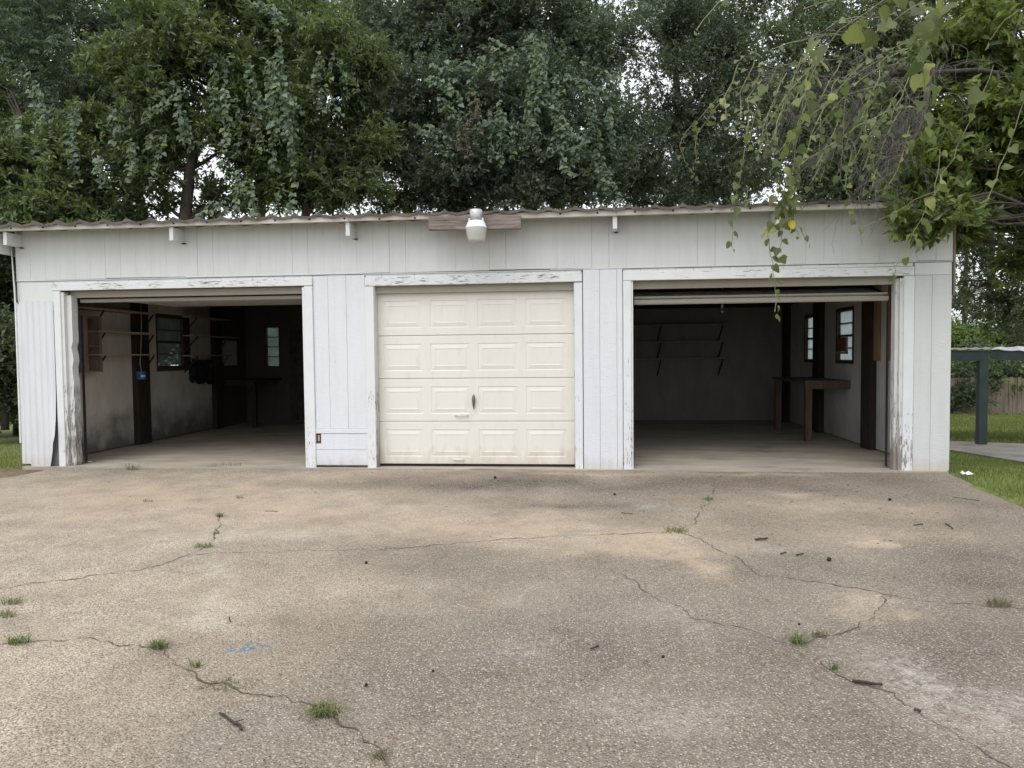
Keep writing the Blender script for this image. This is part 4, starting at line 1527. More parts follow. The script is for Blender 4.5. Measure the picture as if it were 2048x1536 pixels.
# ------------------------------------------------------------------ trees
DENS = 2.1
TRIS = [0]


def limb_path(a, b, n, sag, rng):
    a, b = np.array(a, float), np.array(b, float)
    L = np.linalg.norm(b - a)
    pts = []
    for i in range(n + 1):
        t = i / n
        q = a + (b - a) * t + np.array([0, 0, sag * L * math.sin(math.pi * t)])
        if 0 < i < n:
            q = q + rng.normal(size=3) * L * 0.035
        pts.append(tuple(q))
    return pts


def tree(name, label, cat, base, trunk_pts, trunk_r, lobes, leaf, mat, seed, clump_r=0.42, twigs=9, per=9, group=None, hollow=0.35, droop=0.0, lsize=(0.07, 0.034),
         twig_len=0.36, dens=1.0, limb_r=0.05, extra=None):
    """lobes: (centre, (rx,ry,rz), clumps). leaf: style"""
    rng = np.random.default_rng(seed)
    t = thing(name, label, cat, base, group)
    tb = MB()
    tb.tube(trunk_pts, [trunk_r * (1 - 0.75 * i / max(1, len(trunk_pts) - 1)) for i in range(len(trunk_pts))], 9)
    part(tb, 'trunk', MAT['bark'], t, True)
    br = MB()
    tp = np.array(trunk_pts, float)
    P, D, YG = [], [], []
    for c, r, ncl in lobes:
        c = np.array(c, float)
        r = np.array(r, float)
        # limb from the nearest lower trunk point to the lobe
        cand = tp[1:] if len(tp) > 1 else tp
        dd = np.linalg.norm(cand - c, axis=1) + np.where(cand[:, 2] > c[2], 2.0, 0)
        s = cand[np.argmin(dd)]
        lp = limb_path(s, c, 5, 0.06, rng)
        lr = limb_r
        br.tube(lp, [lr * (1 - 0.6 * i / 5) for i in range(6)], 6)
        ncl = int(ncl * dens * DENS)
        u = norm(rng.normal(size=(ncl, 3)))
        rr = hollow + (1.05 - hollow) * rng.random((ncl, 1)) ** 0.6
        nsub = max(4, ncl // 7)
        us = norm(rng.normal(size=(nsub, 3)))
        rs = hollow + (1.05 - hollow) * rng.random((nsub, 1)) ** 0.55
        pick = rng.integers(0, nsub, ncl)
        cl = c + (us * r * rs)[pick] + rng.normal(size=(ncl, 3)) * np.array([0.24, 0.24, 0.15]) * r.mean()
        u, rr = us[pick], rs[pick]
        for q in cl[::2]:
            k = rng.integers(2, 6)
            br.tube(limb_path(lp[k], q, 3, 0.05, rng), [0.016, 0.012, 0.008, 0.004], 4, False)
        cr = clump_r * (0.6 + 0.7 * rng.random((ncl, 1, 1)))
        td = norm(rng.normal(size=(ncl, twigs, 3)) + u[:, None, :] * 0.9 + np.array([0, 0, 0.35 - droop]))
        tp0 = cl[:, None, :] + rng.normal(size=(ncl, twigs, 3)) * cr * 0.5
        tl = twig_len * (0.6 + 0.8 * rng.random((ncl, twigs, 1, 1)))
        s_ = (np.arange(per) / per * 0.85 + 0.15)[None, None, :, None]
        pos = tp0[:, :, None, :] + td[:, :, None, :] * tl * s_
        pos = pos - np.array([0, 0, 1.0]) * droop * (tl * s_) ** 2 * 0.6
        if leaf == 'whorl':
            ld = td[:, :, None, :] * 0.65 + rng.normal(size=(ncl, twigs, per, 3)) * 0.55
        elif leaf == 'pinnate':
            side = norm(np.cross(td, np.array([0, 0, 1.0])))[:, :, None, :] * np.where(np.arange(per) % 2, 1.0, -1.0)[None, None, :, None]
            ld = td[:, :, None, :] * 0.55 + side * 0.9 + np.array([0, 0, -0.35 - droop]) + rng.normal(size=(ncl, twigs, per, 3)) * 0.15
        else:
            ld = td[:, :, None, :] * 0.4 + rng.normal(size=(ncl, twigs, per, 3)) * 0.7
        P.append(pos.reshape(-1, 3))
        D.append(ld.reshape(-1, 3))
        # new growth at twig ends; outer clumps lightened further to paint in lit tops
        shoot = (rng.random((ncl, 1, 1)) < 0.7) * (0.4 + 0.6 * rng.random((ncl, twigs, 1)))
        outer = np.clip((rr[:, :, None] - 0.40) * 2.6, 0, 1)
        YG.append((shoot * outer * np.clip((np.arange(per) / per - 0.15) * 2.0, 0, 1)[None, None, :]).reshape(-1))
    P, D = np.concatenate(P), np.concatenate(D)
    L = lsize[0] * (0.65 + 0.7 * rng.random(len(P)))
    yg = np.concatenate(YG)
    Wd = L * lsize[1] / lsize[0] * (0.85 + 0.3 * rng.random(len(P)))
    V, Ft = leaves_geo(P, D, L, Wd, rng)
    part(br, 'limbs', MAT['bark'], t, True)
    cm = fast_mesh('crown', V, Ft, MAT[mat])
    ya = cm.attributes.new('young_lit', 'FLOAT', 'POINT')
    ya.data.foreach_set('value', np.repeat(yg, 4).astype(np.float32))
    TRIS[0] += len(Ft)
    o = link('crown', cm, t)
    if extra:
        extra(t, rng)
    return t


def lob(pts, z):
    return pts


# big compound-leaved tree, upper left
# trees farther back, seen through the gaps of the nearer ones
for i, (lb, base, tp_, lobes) in enumerate((
        ('far dark oak behind the feathery tree and the laurel bush', (-17.294, 17.530, -2.196), (-17.020, 18.087, 10.580), [((-18.963, 18.007, 13.155), (2.6, 1.4, 2.4), 70), ((-16.238, 18.154, 10.375), (2.2, 1.4, 1.6), 60), ((-20.164, 17.720, 9.039), (2.4, 1.4, 1.6), 56), ((-16.601, 18.315, 15.097), (2.6, 1.4, 2.0), 56)]),
        ('far dark oak behind the leaning laurel, left of the huge oak', (-10.047, 18.224, -2.269), (-9.774, 18.781, 10.507), [((-12.689, 18.657, 14.271), (2.2, 1.4, 2.0), 46), ((-9.178, 18.895, 11.877), (2.2, 1.4, 2.0), 60), ((-7.629, 18.921, 8.912), (2.0, 1.4, 1.4), 54), ((-6.813, 19.220, 14.212), (2.4, 1.4, 1.8), 60), ((-14.676, 18.271, 9.573), (1.4, 1.4, 1.4), 30)]),
        ('far dark oak right behind the huge oak', (-1.571, 20.036, -2.490), (-1.490, 20.593, 10.744), [((-3.503, 20.510, 13.412), (2.8, 1.4, 2.6), 80), ((0.960, 20.938, 13.367), (2.6, 1.4, 2.6), 76), ((-1.500, 20.525, 9.116), (3.6, 1.4, 1.5), 90), ((2.962, 20.952, 9.070), (1.6, 1.4, 1.2), 40)]),
        ('far dark oak behind the slender oak', (8.369, 20.989, -2.590), (8.449, 21.546, 10.644), [((7.456, 21.594, 14.115), (2.0, 1.4, 1.8), 56), ((8.241, 21.492, 9.832), (2.6, 1.4, 1.7), 70), ((6.000, 21.210, 8.225), (1.6, 1.4, 0.9), 32), ((10.693, 21.845, 12.657), (2.0, 1.4, 2.2), 56)]),
        ('far dark oak behind the dead twigs', (14.239, 20.551, -2.515), (14.316, 21.089, 10.263), [((12.364, 20.943, 11.266), (2.4, 1.4, 2.4), 66), ((15.894, 21.313, 12.017), (2.4, 1.4, 2.4), 66), ((13.913, 20.969, 8.301), (3.0, 1.4, 1.2), 60)]))):
    tree('far_oak', lb, 'tree', (base[0], base[1], -1.0), [(base[0], base[1], -1.1), (base[0] + 0.1, base[1], 4.0), tp_, (tp_[0] + 0.3, tp_[1], tp_[2] + 4)], 0.24, lobes, 'oval', 'leaf_oak', 400 + i, 0.55, 9, 9,
         lsize=(0.19, 0.09), twig_len=0.5, dens=0.62, limb_r=0.06)
tree('pecan_tree', 'tall dark feathery tree with a thick trunk rising behind the roof beside the bright laurels', 'tree', (-13.6, 11.0, -0.8),
     [(-12.640, 9.977, -1.164), (-12.639, 10.175, 3.611), (-12.671, 10.335, 7.543), (-12.632, 10.415, 9.368), (-12.118, 10.540, 11.188), (-11.966, 10.636, 13.153)], 0.34,
     [((-12.710, 9.948, 10.405), (1.9, 1.6, 1.3), 60), ((-10.800, 10.131, 10.386), (1.7, 1.6, 1.3), 60), ((-12.596, 9.375, 8.442), (1.4, 1.4, 1.2), 42), ((-10.675, 10.069, 8.605), (1.6, 1.5, 1.1), 50),
      ((-12.111, 10.587, 12.312), (2.6, 1.8, 1.4), 60), ((-10.336, 11.199, 10.836), (1.2, 1.2, 1.4), 34), ((-13.786, 9.299, 9.388), (1.4, 1.4, 2.2), 36), ((-10.179, 10.586, 7.799), (1.1, 1.2, 1.0), 26)],
     'pinnate', 'leaf_pecan', 3, 0.45, 7, 13, droop=0.35, lsize=(0.12, 0.034), twig_len=0.55, hollow=0.2)
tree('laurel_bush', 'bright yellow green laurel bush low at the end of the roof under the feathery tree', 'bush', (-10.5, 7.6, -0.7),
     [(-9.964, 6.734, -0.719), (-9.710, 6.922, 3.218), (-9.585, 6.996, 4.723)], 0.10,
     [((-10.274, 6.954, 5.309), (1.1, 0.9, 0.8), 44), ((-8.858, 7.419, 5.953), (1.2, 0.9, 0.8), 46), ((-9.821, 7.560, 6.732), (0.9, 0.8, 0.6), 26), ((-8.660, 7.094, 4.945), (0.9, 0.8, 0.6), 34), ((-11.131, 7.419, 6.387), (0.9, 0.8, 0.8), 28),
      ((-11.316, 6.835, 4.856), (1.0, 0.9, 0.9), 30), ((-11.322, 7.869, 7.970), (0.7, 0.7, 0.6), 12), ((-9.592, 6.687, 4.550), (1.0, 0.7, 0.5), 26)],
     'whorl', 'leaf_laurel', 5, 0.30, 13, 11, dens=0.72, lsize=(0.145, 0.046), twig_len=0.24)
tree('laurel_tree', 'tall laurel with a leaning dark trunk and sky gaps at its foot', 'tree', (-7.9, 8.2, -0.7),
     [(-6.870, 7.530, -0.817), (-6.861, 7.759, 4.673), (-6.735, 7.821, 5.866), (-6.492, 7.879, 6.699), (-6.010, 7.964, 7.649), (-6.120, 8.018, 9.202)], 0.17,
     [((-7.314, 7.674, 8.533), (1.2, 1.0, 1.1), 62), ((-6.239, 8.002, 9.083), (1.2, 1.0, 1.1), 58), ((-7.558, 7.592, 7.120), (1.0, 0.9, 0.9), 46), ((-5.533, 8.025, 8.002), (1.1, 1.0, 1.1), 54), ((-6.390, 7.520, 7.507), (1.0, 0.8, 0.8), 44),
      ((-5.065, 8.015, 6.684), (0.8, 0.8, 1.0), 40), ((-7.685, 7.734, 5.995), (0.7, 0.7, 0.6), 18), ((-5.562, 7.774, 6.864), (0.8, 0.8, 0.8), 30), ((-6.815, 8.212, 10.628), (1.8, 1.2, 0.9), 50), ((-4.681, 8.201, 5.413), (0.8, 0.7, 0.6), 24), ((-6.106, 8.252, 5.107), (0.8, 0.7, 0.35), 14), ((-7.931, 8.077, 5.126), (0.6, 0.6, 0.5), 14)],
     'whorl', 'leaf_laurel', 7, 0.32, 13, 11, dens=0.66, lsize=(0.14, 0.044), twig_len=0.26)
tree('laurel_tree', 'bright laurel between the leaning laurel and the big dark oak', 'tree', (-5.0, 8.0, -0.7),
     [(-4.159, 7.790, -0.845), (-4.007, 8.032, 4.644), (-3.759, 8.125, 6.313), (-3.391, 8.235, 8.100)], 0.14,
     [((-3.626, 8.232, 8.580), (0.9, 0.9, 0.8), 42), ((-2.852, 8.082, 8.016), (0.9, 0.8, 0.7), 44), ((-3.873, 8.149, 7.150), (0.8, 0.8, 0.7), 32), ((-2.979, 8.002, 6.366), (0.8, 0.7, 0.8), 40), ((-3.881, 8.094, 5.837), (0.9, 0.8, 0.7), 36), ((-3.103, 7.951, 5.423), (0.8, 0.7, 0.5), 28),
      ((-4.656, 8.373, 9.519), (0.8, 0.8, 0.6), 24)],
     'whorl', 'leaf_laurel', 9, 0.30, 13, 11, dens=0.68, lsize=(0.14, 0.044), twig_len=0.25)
tree('oak_tree', 'huge dark small leaved oak over the middle of the roof', 'tree', (-1.9, 10.5, -0.8),
     [(-0.981, 10.594, -1.214), (-0.969, 10.862, 5.221), (-1.068, 10.927, 7.002), (-1.260, 10.994, 9.057), (-1.793, 11.028, 11.116), (-2.326, 11.062, 13.176)], 0.36,
     [((-2.481, 10.922, 10.165), (1.5, 1.3, 1.2), 60), ((-0.707, 11.098, 10.284), (1.5, 1.3, 1.2), 66), ((1.204, 11.286, 10.402), (1.6, 1.3, 1.2), 66), ((2.838, 11.426, 9.974), (1.1, 1.2, 1.2), 50), ((-1.566, 10.420, 8.064), (1.4, 1.2, 1.0), 62), ((0.163, 10.597, 8.313), (1.5, 1.2, 1.1), 66),
      ((1.890, 10.757, 8.163), (1.4, 1.2, 1.1), 64), ((2.949, 10.830, 7.485), (0.9, 1.0, 1.0), 40), ((-2.504, 10.280, 6.873), (1.1, 1.0, 0.9), 46), ((-0.709, 10.035, 6.479), (1.4, 1.1, 0.9), 60), ((1.242, 10.216, 6.329), (1.4, 1.1, 0.9), 60), ((2.673, 10.540, 5.971), (1.0, 1.0, 0.7), 40),
      ((-0.218, 11.738, 12.472), (3.4, 2.0, 1.2), 90), ((-2.246, 10.255, 5.670), (1.0, 1.0, 0.5), 26), ((-0.175, 10.857, 5.670), (1.3, 1.0, 0.4), 26), ((-3.338, 10.879, 8.705), (0.8, 0.9, 0.9), 26)],
     'oval', 'leaf_oak', 13, 0.42, 13, 11, dens=0.8, lsize=(0.10, 0.048), twig_len=0.32)
tree('oak_tree', 'second dark oak stem close beside the huge oak, nearer the lamp', 'tree', (0.3, 11.0, -0.8),
     [(1.091, 11.792, -1.370), (1.103, 12.074, 5.395), (1.043, 12.146, 7.267), (0.270, 12.180, 9.865), (-0.001, 12.261, 12.459)], 0.30,
     [((0.508, 12.708, 9.922), (2.0, 1.2, 1.6), 60), ((2.562, 12.886, 9.459), (1.0, 1.0, 1.2), 26), ((-1.549, 12.511, 9.943), (1.8, 1.2, 1.4), 50), ((0.244, 12.177, 7.448), (2.0, 1.1, 1.0), 40), ((-4.347, 12.791, 11.080), (1.5, 1.2, 1.3), 46), ((-6.452, 12.596, 11.252), (1.3, 1.2, 1.3), 34)],
     'oval', 'leaf_oak', 17, 0.46, 9, 9, lsize=(0.085, 0.042), twig_len=0.34)
tree('slender_oak', 'slender dark oak standing beyond the bright gap of sky', 'tree', (4.6, 12.4, -0.8),
     [(5.609, 12.725, -1.483), (5.594, 13.017, 5.595), (5.516, 13.083, 7.365), (5.383, 13.162, 9.578), (5.293, 13.246, 11.790), (5.231, 13.313, 13.560)], 0.17,
     [((5.362, 13.222, 11.052), (1.1, 1.1, 1.1), 46), ((6.456, 12.881, 9.989), (1.1, 1.0, 1.2), 46), ((4.908, 13.086, 8.845), (0.7, 0.9, 1.0), 22), ((6.299, 12.782, 7.965), (1.2, 1.0, 1.1), 54), ((4.564, 12.573, 6.970), (1.1, 1.0, 0.8), 44), ((6.579, 12.748, 6.516), (1.2, 1.0, 0.7), 44), ((5.372, 13.290, 12.674), (1.4, 1.2, 0.9), 36),
      ((3.944, 12.933, 7.381), (0.6, 0.8, 0.9), 20), ((7.565, 13.427, 10.883), (1.1, 1.0, 1.3), 40), ((3.862, 12.864, 5.907), (0.9, 0.8, 0.4), 16), ((5.709, 12.632, 5.729), (0.9, 0.8, 0.35), 18)],
     'oval', 'leaf_oak', 19, 0.42, 12, 11, dens=0.95, lsize=(0.085, 0.042), twig_len=0.34)
tree('shade_tree', 'dense shadowed tree behind the tangle of dead twigs', 'tree', (8.0, 10.0, -0.8),
     [(9.674, 11.115, -1.254), (9.579, 11.366, 5.017), (9.461, 11.454, 7.419), (9.742, 11.586, 9.951)], 0.2,
     [((8.009, 11.382, 9.035), (1.2, 1.0, 1.3), 44), ((7.881, 10.874, 6.784), (1.2, 1.0, 1.1), 46), ((9.236, 10.784, 6.324), (1.3, 1.0, 1.0), 48), ((9.323, 11.088, 8.598), (1.4, 1.0, 1.3), 48), ((10.657, 10.952, 7.085), (1.3, 1.0, 1.4), 52), ((10.890, 11.276, 9.496), (1.4, 1.0, 1.3), 46), ((8.458, 10.667, 5.299), (1.5, 0.9, 0.4), 28),
      ((10.260, 10.845, 5.410), (1.2, 0.9, 0.5), 30), ((12.181, 11.335, 7.916), (1.3, 1.0, 2.0), 50), ((9.086, 11.579, 11.292), (2.6, 1.2, 1.0), 50)],
     'oval', 'leaf_dark', 23, 0.40, 9, 9, lsize=(0.10, 0.05), twig_len=0.34)
tree('shade_tree', 'airy dark tree past the garage corner over the carport', 'tree', (12.2, 8.6, -0.8),
     [(13.559, 9.487, -1.024), (13.459, 9.606, 2.081), (13.229, 9.644, 3.515), (13.000, 9.681, 4.950), (12.773, 9.734, 6.743)], 0.15,
     [((11.534, 9.005, 4.162), (0.8, 0.8, 0.6), 26), ((12.157, 8.568, 4.293), (0.9, 0.8, 0.7), 28), ((11.411, 8.945, 3.004), (0.5, 0.6, 0.5), 15), ((12.261, 8.522, 2.944), (0.9, 0.8, 0.7), 30), ((12.591, 8.516, 2.042), (0.8, 0.8, 0.6), 26), ((12.040, 9.525, 3.408), (0.6, 0.6, 0.5), 14),
      ((12.411, 9.660, 5.792), (1.4, 1.0, 1.2), 46), ((13.706, 9.700, 3.749), (0.8, 0.8, 1.5), 30), ((12.802, 10.058, 2.357), (0.5, 0.5, 0.4), 8)],
     'oval', 'leaf_dark', 29, 0.36, 8, 8, dens=0.42, lsize=(0.12, 0.055), twig_len=0.34)
for i, (px_, lb, sd_) in enumerate((((26.060, 37.784, -2.321), 'tall thin pine far behind the carport, nearest to the garage corner', 41), ((26.458, 35.818, -2.168), 'tall thin pine with a darker trunk far behind the carport roof', 43))):
    b = np.array(px_)
    c = [tuple(b + np.array([0.2 * math.sin(k * 2.4 + i), 0, 2.2 + k * 1.25])) for k in range(9)]
    tree('pine_tree', lb, 'tree', (b[0], b[1], -1.0), [(b[0], b[1], -1.0), tuple(b + np.array([0, 0, 5])), tuple(b + np.array([0.1, 0, 14]))], 0.24,
         [(cc, (1.0 + 0.3 * (i == 1), 0.9, 0.5), 9) for cc in c], 'oval', 'leaf_pine', sd_, 0.5, 8, 10, dens=0.5, lsize=(0.22, 0.03), twig_len=0.5, limb_r=0.04, group='pines behind the carport')
for base, lobes, lb, sd_ in (
        ((18.665, 23.123, 0.752), [((18.566, 23.158, 1.806), (0.9, 0.8, 0.8), 26), ((19.299, 23.219, 1.588), (0.9, 0.8, 0.6), 22), ((17.831, 23.079, 1.603), (0.9, 0.8, 0.8), 20)], 'light green shrub rising above the carport beam', 51),
        ((21.588, 24.408, 0.706), [((21.596, 24.463, 2.012), (1.3, 0.9, 1.1), 34), ((22.460, 24.519, 1.351), (1.2, 0.9, 1.2), 28), ((21.020, 24.893, 1.589), (0.9, 0.8, 0.7), 20)], 'darker shrub rising above the pale carport roof', 53),
        ((15.793, 17.780, -0.195), [((15.708, 17.794, 0.333), (1.0, 0.5, 0.7), 30), ((16.777, 18.413, 0.662), (1.0, 0.5, 0.5), 24), ((15.269, 17.738, -0.014), (0.8, 0.5, 0.8), 20)], 'dark vine covered bush leaning on the fence by the garage', 55),
        ((17.716, 17.965, -0.214), [((17.847, 18.512, 0.561), (0.9, 0.5, 0.45), 24), ((17.981, 18.005, 0.134), (0.35, 0.3, 0.6), 12), ((18.917, 18.618, 0.640), (1.0, 0.5, 0.6), 20)], 'leafy creeper hanging over the fence past the carport post', 57)):
    b = Vector(base)
    tree('shrub', lb, 'shrub', (b.x, b.y, -0.9), [(b.x, b.y, -1.0), (b.x, b.y, b.z), (b.x + 0.1, b.y, b.z + 0.5)], 0.06, lobes, 'oval', 'leaf_shrub' if sd_ in (51, 57) else 'leaf_dark', sd_, 0.35, 8, 8, dens=0.5 if sd_ > 54 else 1.0, lsize=(0.15, 0.075), twig_len=0.35, limb_r=0.03)
# dark hedge and trees left of the building
tree('hedge_bush', 'dark hedge like bush beside the blank end of the garage', 'bush', (-9.6, 6.5, -0.6),
     [(-9.964, 5.752, -0.148), (-9.937, 5.791, 0.722), (-9.901, 5.821, 1.375)], 0.08,
     [((-9.899, 5.831, 1.592), (0.9, 0.7, 0.55), 44), ((-10.604, 5.763, 1.599), (0.9, 0.7, 0.6), 40), ((-10.254, 6.071, 0.932), (0.9, 0.6, 0.5), 34), ((-9.754, 6.137, 1.371), (0.7, 0.6, 0.6), 24)],
     'oval', 'leaf_dark', 61, 0.30, 9, 9, lsize=(0.09, 0.05), twig_len=0.26)
for px_, lb, sd_ in (((-9.5, 8.6), 'tall dark bush outside the louvred window, nearest the garage', 65), ((-11.5, 11.0), 'tall dark bush behind the others past the garage end', 66), ((-12.5, 8.2), 'tall dark bush farthest out from the garage end', 67)):
    xx, yy = px_
    tree('hedge_bush', lb, 'bush', (xx, yy, -0.6), [(xx, yy, -0.7), (xx, yy, 0.6), (xx + 0.1, yy, 1.8)], 0.07,
         [((xx, yy, 1.5), (1.7, 1.2, 0.9), 80), ((xx + 0.3, yy, 2.8), (1.7, 1.2, 0.9), 80), ((xx, yy, 0.6), (1.6, 1.1, 0.6), 50), ((xx, yy, 3.8), (1.4, 1.0, 0.7), 50)], 'oval', 'leaf_dark', sd_, 0.32, 9, 9, lsize=(0.11, 0.06), twig_len=0.3, dens=0.8)
tree('shade_tree', 'dark tree filling the gap between the hedge and the roof end', 'tree', (-10.8, 9.5, -0.7),
     [(-12.124, 8.527, -0.967), (-12.031, 8.643, 1.630), (-12.046, 8.717, 3.449), (-12.112, 8.787, 5.268)], 0.07,
     [((-12.353, 8.710, 3.972), (1.0, 0.9, 0.8), 38), ((-12.748, 8.629, 2.937), (0.8, 0.8, 0.7), 20), ((-11.969, 8.719, 3.318), (0.7, 0.7, 0.7), 18), ((-12.997, 8.669, 4.498), (1.0, 0.9, 1.0), 30), ((-11.705, 8.782, 4.225), (0.9, 0.8, 0.8), 24), ((-12.766, 9.104, 2.308), (0.9, 0.6, 0.3), 12)],
     'oval', 'leaf_dark', 63, 0.36, 9, 9, lsize=(0.10, 0.05), twig_len=0.32)
# near laurel, overhanging the right end
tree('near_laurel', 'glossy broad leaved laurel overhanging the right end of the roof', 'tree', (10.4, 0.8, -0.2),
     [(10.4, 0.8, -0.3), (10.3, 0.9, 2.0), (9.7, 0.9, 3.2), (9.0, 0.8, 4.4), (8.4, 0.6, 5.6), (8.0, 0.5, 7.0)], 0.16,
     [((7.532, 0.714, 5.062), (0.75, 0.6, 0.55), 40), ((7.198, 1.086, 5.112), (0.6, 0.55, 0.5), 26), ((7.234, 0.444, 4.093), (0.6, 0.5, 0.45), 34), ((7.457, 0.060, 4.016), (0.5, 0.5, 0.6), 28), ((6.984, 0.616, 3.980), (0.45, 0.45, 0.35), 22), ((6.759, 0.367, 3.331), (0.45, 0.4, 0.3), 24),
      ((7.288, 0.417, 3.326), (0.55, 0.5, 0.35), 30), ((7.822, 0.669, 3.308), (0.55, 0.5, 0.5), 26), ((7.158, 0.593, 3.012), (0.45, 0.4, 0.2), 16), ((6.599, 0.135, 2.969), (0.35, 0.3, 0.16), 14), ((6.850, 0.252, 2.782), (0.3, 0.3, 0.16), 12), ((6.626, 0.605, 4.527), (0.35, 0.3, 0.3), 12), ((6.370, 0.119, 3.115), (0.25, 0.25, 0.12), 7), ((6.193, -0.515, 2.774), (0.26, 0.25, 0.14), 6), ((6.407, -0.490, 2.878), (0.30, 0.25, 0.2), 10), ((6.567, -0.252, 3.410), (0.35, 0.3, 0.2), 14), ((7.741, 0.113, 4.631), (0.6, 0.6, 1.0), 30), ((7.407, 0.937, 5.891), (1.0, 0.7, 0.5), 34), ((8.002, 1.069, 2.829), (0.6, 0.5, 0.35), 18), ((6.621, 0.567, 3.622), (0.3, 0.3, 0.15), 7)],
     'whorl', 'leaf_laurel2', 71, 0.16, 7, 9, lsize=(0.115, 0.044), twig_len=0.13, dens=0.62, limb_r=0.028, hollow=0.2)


# ------------------------------------------------------------------ dead twig tangle over the right end of the roof
def dead_branch(label, starts, n, seed, spread, length, grav):
    t = thing('dead_branch', label, 'branch', starts[0][-1])
    rng = np.random.default_rng(seed)
    mb = MB()
    for limb in starts:
        mb.tube(limb, [0.030 - 0.022 * i / (len(limb) - 1) for i in range(len(limb))], 6)
    part(mb, 'limb', MAT['bark'], t, True)
    tw = MB()
    for _ in range(n):
        limb = starts[rng.integers(len(starts))]
        k = rng.integers(0, len(limb) - 1)
        f = rng.random()
        p = np.array(limb[k]) * (1 - f) + np.array(limb[k + 1]) * f
        d = norm(rng.normal(size=3) * spread + np.array([-0.75, -0.1, 0.15]))
        L = length * (0.4 + rng.random())
        m = 7
        pts = [p]
        for i in range(m):
            d = norm(d + rng.normal(size=3) * 0.2 + np.array([0, 0, -grav * (i / m)]))
            p = p + d * L / m
            pts.append(p)
            if rng.random() < 0.75:
                q = p.copy()
                e = norm(d + rng.normal(size=3) * 0.8 + np.array([0, 0, -grav * 0.6]))
                sp = [tuple(q)]
                for j in range(3):
                    e = norm(e + rng.normal(size=3) * 0.3 + np.array([0, 0, -grav * 0.4]))
                    q = q + e * L * 0.09 * (0.5 + rng.random())
                    sp.append(tuple(q))
                tw.tube(sp, [0.0021, 0.0018, 0.0014, 0.001], 3, False)
        tw.tube([tuple(x_) for x_ in pts], [0.0048 - 0.0036 * i / m for i in range(m + 1)], 3, False)
    o = part(tw, 'twigs', MAT['twig'], t)
    o['kind'] = 'stuff'
    return t


dead_branch('tangle of bare grey twigs hanging over the right end of the roof',
            [[(9.2, 0.7, 4.3), (6.956, -0.069, 4.486), (6.256, -0.444, 4.347), (5.796, -0.691, 4.299), (5.650, -0.801, 4.414), (5.357, -0.923, 4.577), (5.004, -0.955, 4.631)],
             [(6.256, -0.444, 4.347), (5.787, -0.592, 4.286), (5.329, -0.740, 4.200), (4.812, -0.788, 4.257), (4.398, -0.823, 4.365)],
             [(5.796, -0.691, 4.299), (5.392, -0.845, 3.955), (5.185, -0.882, 3.548), (4.996, -1.012, 3.267)],
             [(5.329, -0.740, 4.200), (4.913, -0.793, 3.892), (4.602, -0.827, 3.791)]],
            190, 81, 0.8, 0.62, 0.5)
dead_branch('fan of drooping bare twigs in front of the roof edge beside the laurel',
            [[(6.256, -0.444, 4.347), (6.103, -0.681, 3.828), (5.798, -0.821, 3.593), (5.601, -0.950, 3.362)],
             [(6.103, -0.681, 3.828), (5.854, -0.922, 3.460), (5.656, -1.055, 3.134)]],
            110, 83, 0.5, 0.62, 0.9)


# ------------------------------------------------------------------ vines
def near_leaf_mesh(kind, var=0):
    """lobed heart leaf, folded on its midrib, tip along +y, about 1 long"""
    if kind == 0:
        half = [(0.0, 0.0), (0.20, -0.06), (0.40, 0.02), (0.52, 0.40), (0.34, 0.50), (0.17, 0.80), (0.0, 1.0)]
    elif kind == 1:
        half = [(0.0, 0.0), (0.20, -0.06), (0.38, 0.10), (0.42, 0.36), (0.32, 0.62), (0.16, 0.84), (0.0, 1.0)]
    else:
        half = [(0.0, 0.0), (0.22, -0.08), (0.48, -0.02), (0.58, 0.30), (0.42, 0.40), (0.36, 0.68), (0.0, 0.96)]
    fold = (0.40, 0.75, 0.22)[kind]
    curl = (0.14, 0.42, 0.70)[var // 3]
    roll = (0.10, 0.5, 0.30)[(var + var // 3) % 3]
    vs, fs = [], []
    mids = [(0, 0.0), (0, 0.3), (0, 0.62), (0, half[-1][1])]
    for x_, y_ in mids:
        vs.append((0.05 * math.sin(var * 2.1) * y_, y_ * (1 - 0.12 * curl), -curl * y_ * y_))
    R = [(a, b, abs(a) * fold - curl * b * b - roll * a * a * 2.2) for a, b in half[1:-1]]
    n0 = len(vs)
    vs += R
    n1 = len(vs)
    vs += [(-a, b, c) for a, b, c in R]
    m = len(R)

    def fan(off, flip):
        ids = [off + i for i in range(m)]
        tri = [(0, ids[0], ids[1]), (0, ids[1], 1), (1, ids[1], ids[2]), (1, ids[2], 2), (2, ids[2], ids[3]), (2, ids[3], ids[4]), (2, ids[4], 3)]
        return [t[::-1] for t in tri] if flip else tri
    fs += fan(n0, False) + fan(n1, True)
    return MB().add(vs, fs)


LM = [near_leaf_mesh(k % 3, k).mesh('leaf', MAT['leaf_near'], True) for k in range(9)]
LY = near_leaf_mesh(1).mesh('leaf', MAT['yellow'], True)
leaf_count = [0]


def resample(pts, step):
    P = [Vector(p) for p in pts]
    out = [P[0]]
    acc = 0
    for a, b in zip(P[:-1], P[1:]):
        L = (b - a).length
        t = step - acc
        while t < L:
            out.append(a.lerp(b, t / L))
            t += step
        acc = L - (t - step)
    out.append(P[-1])
    return out


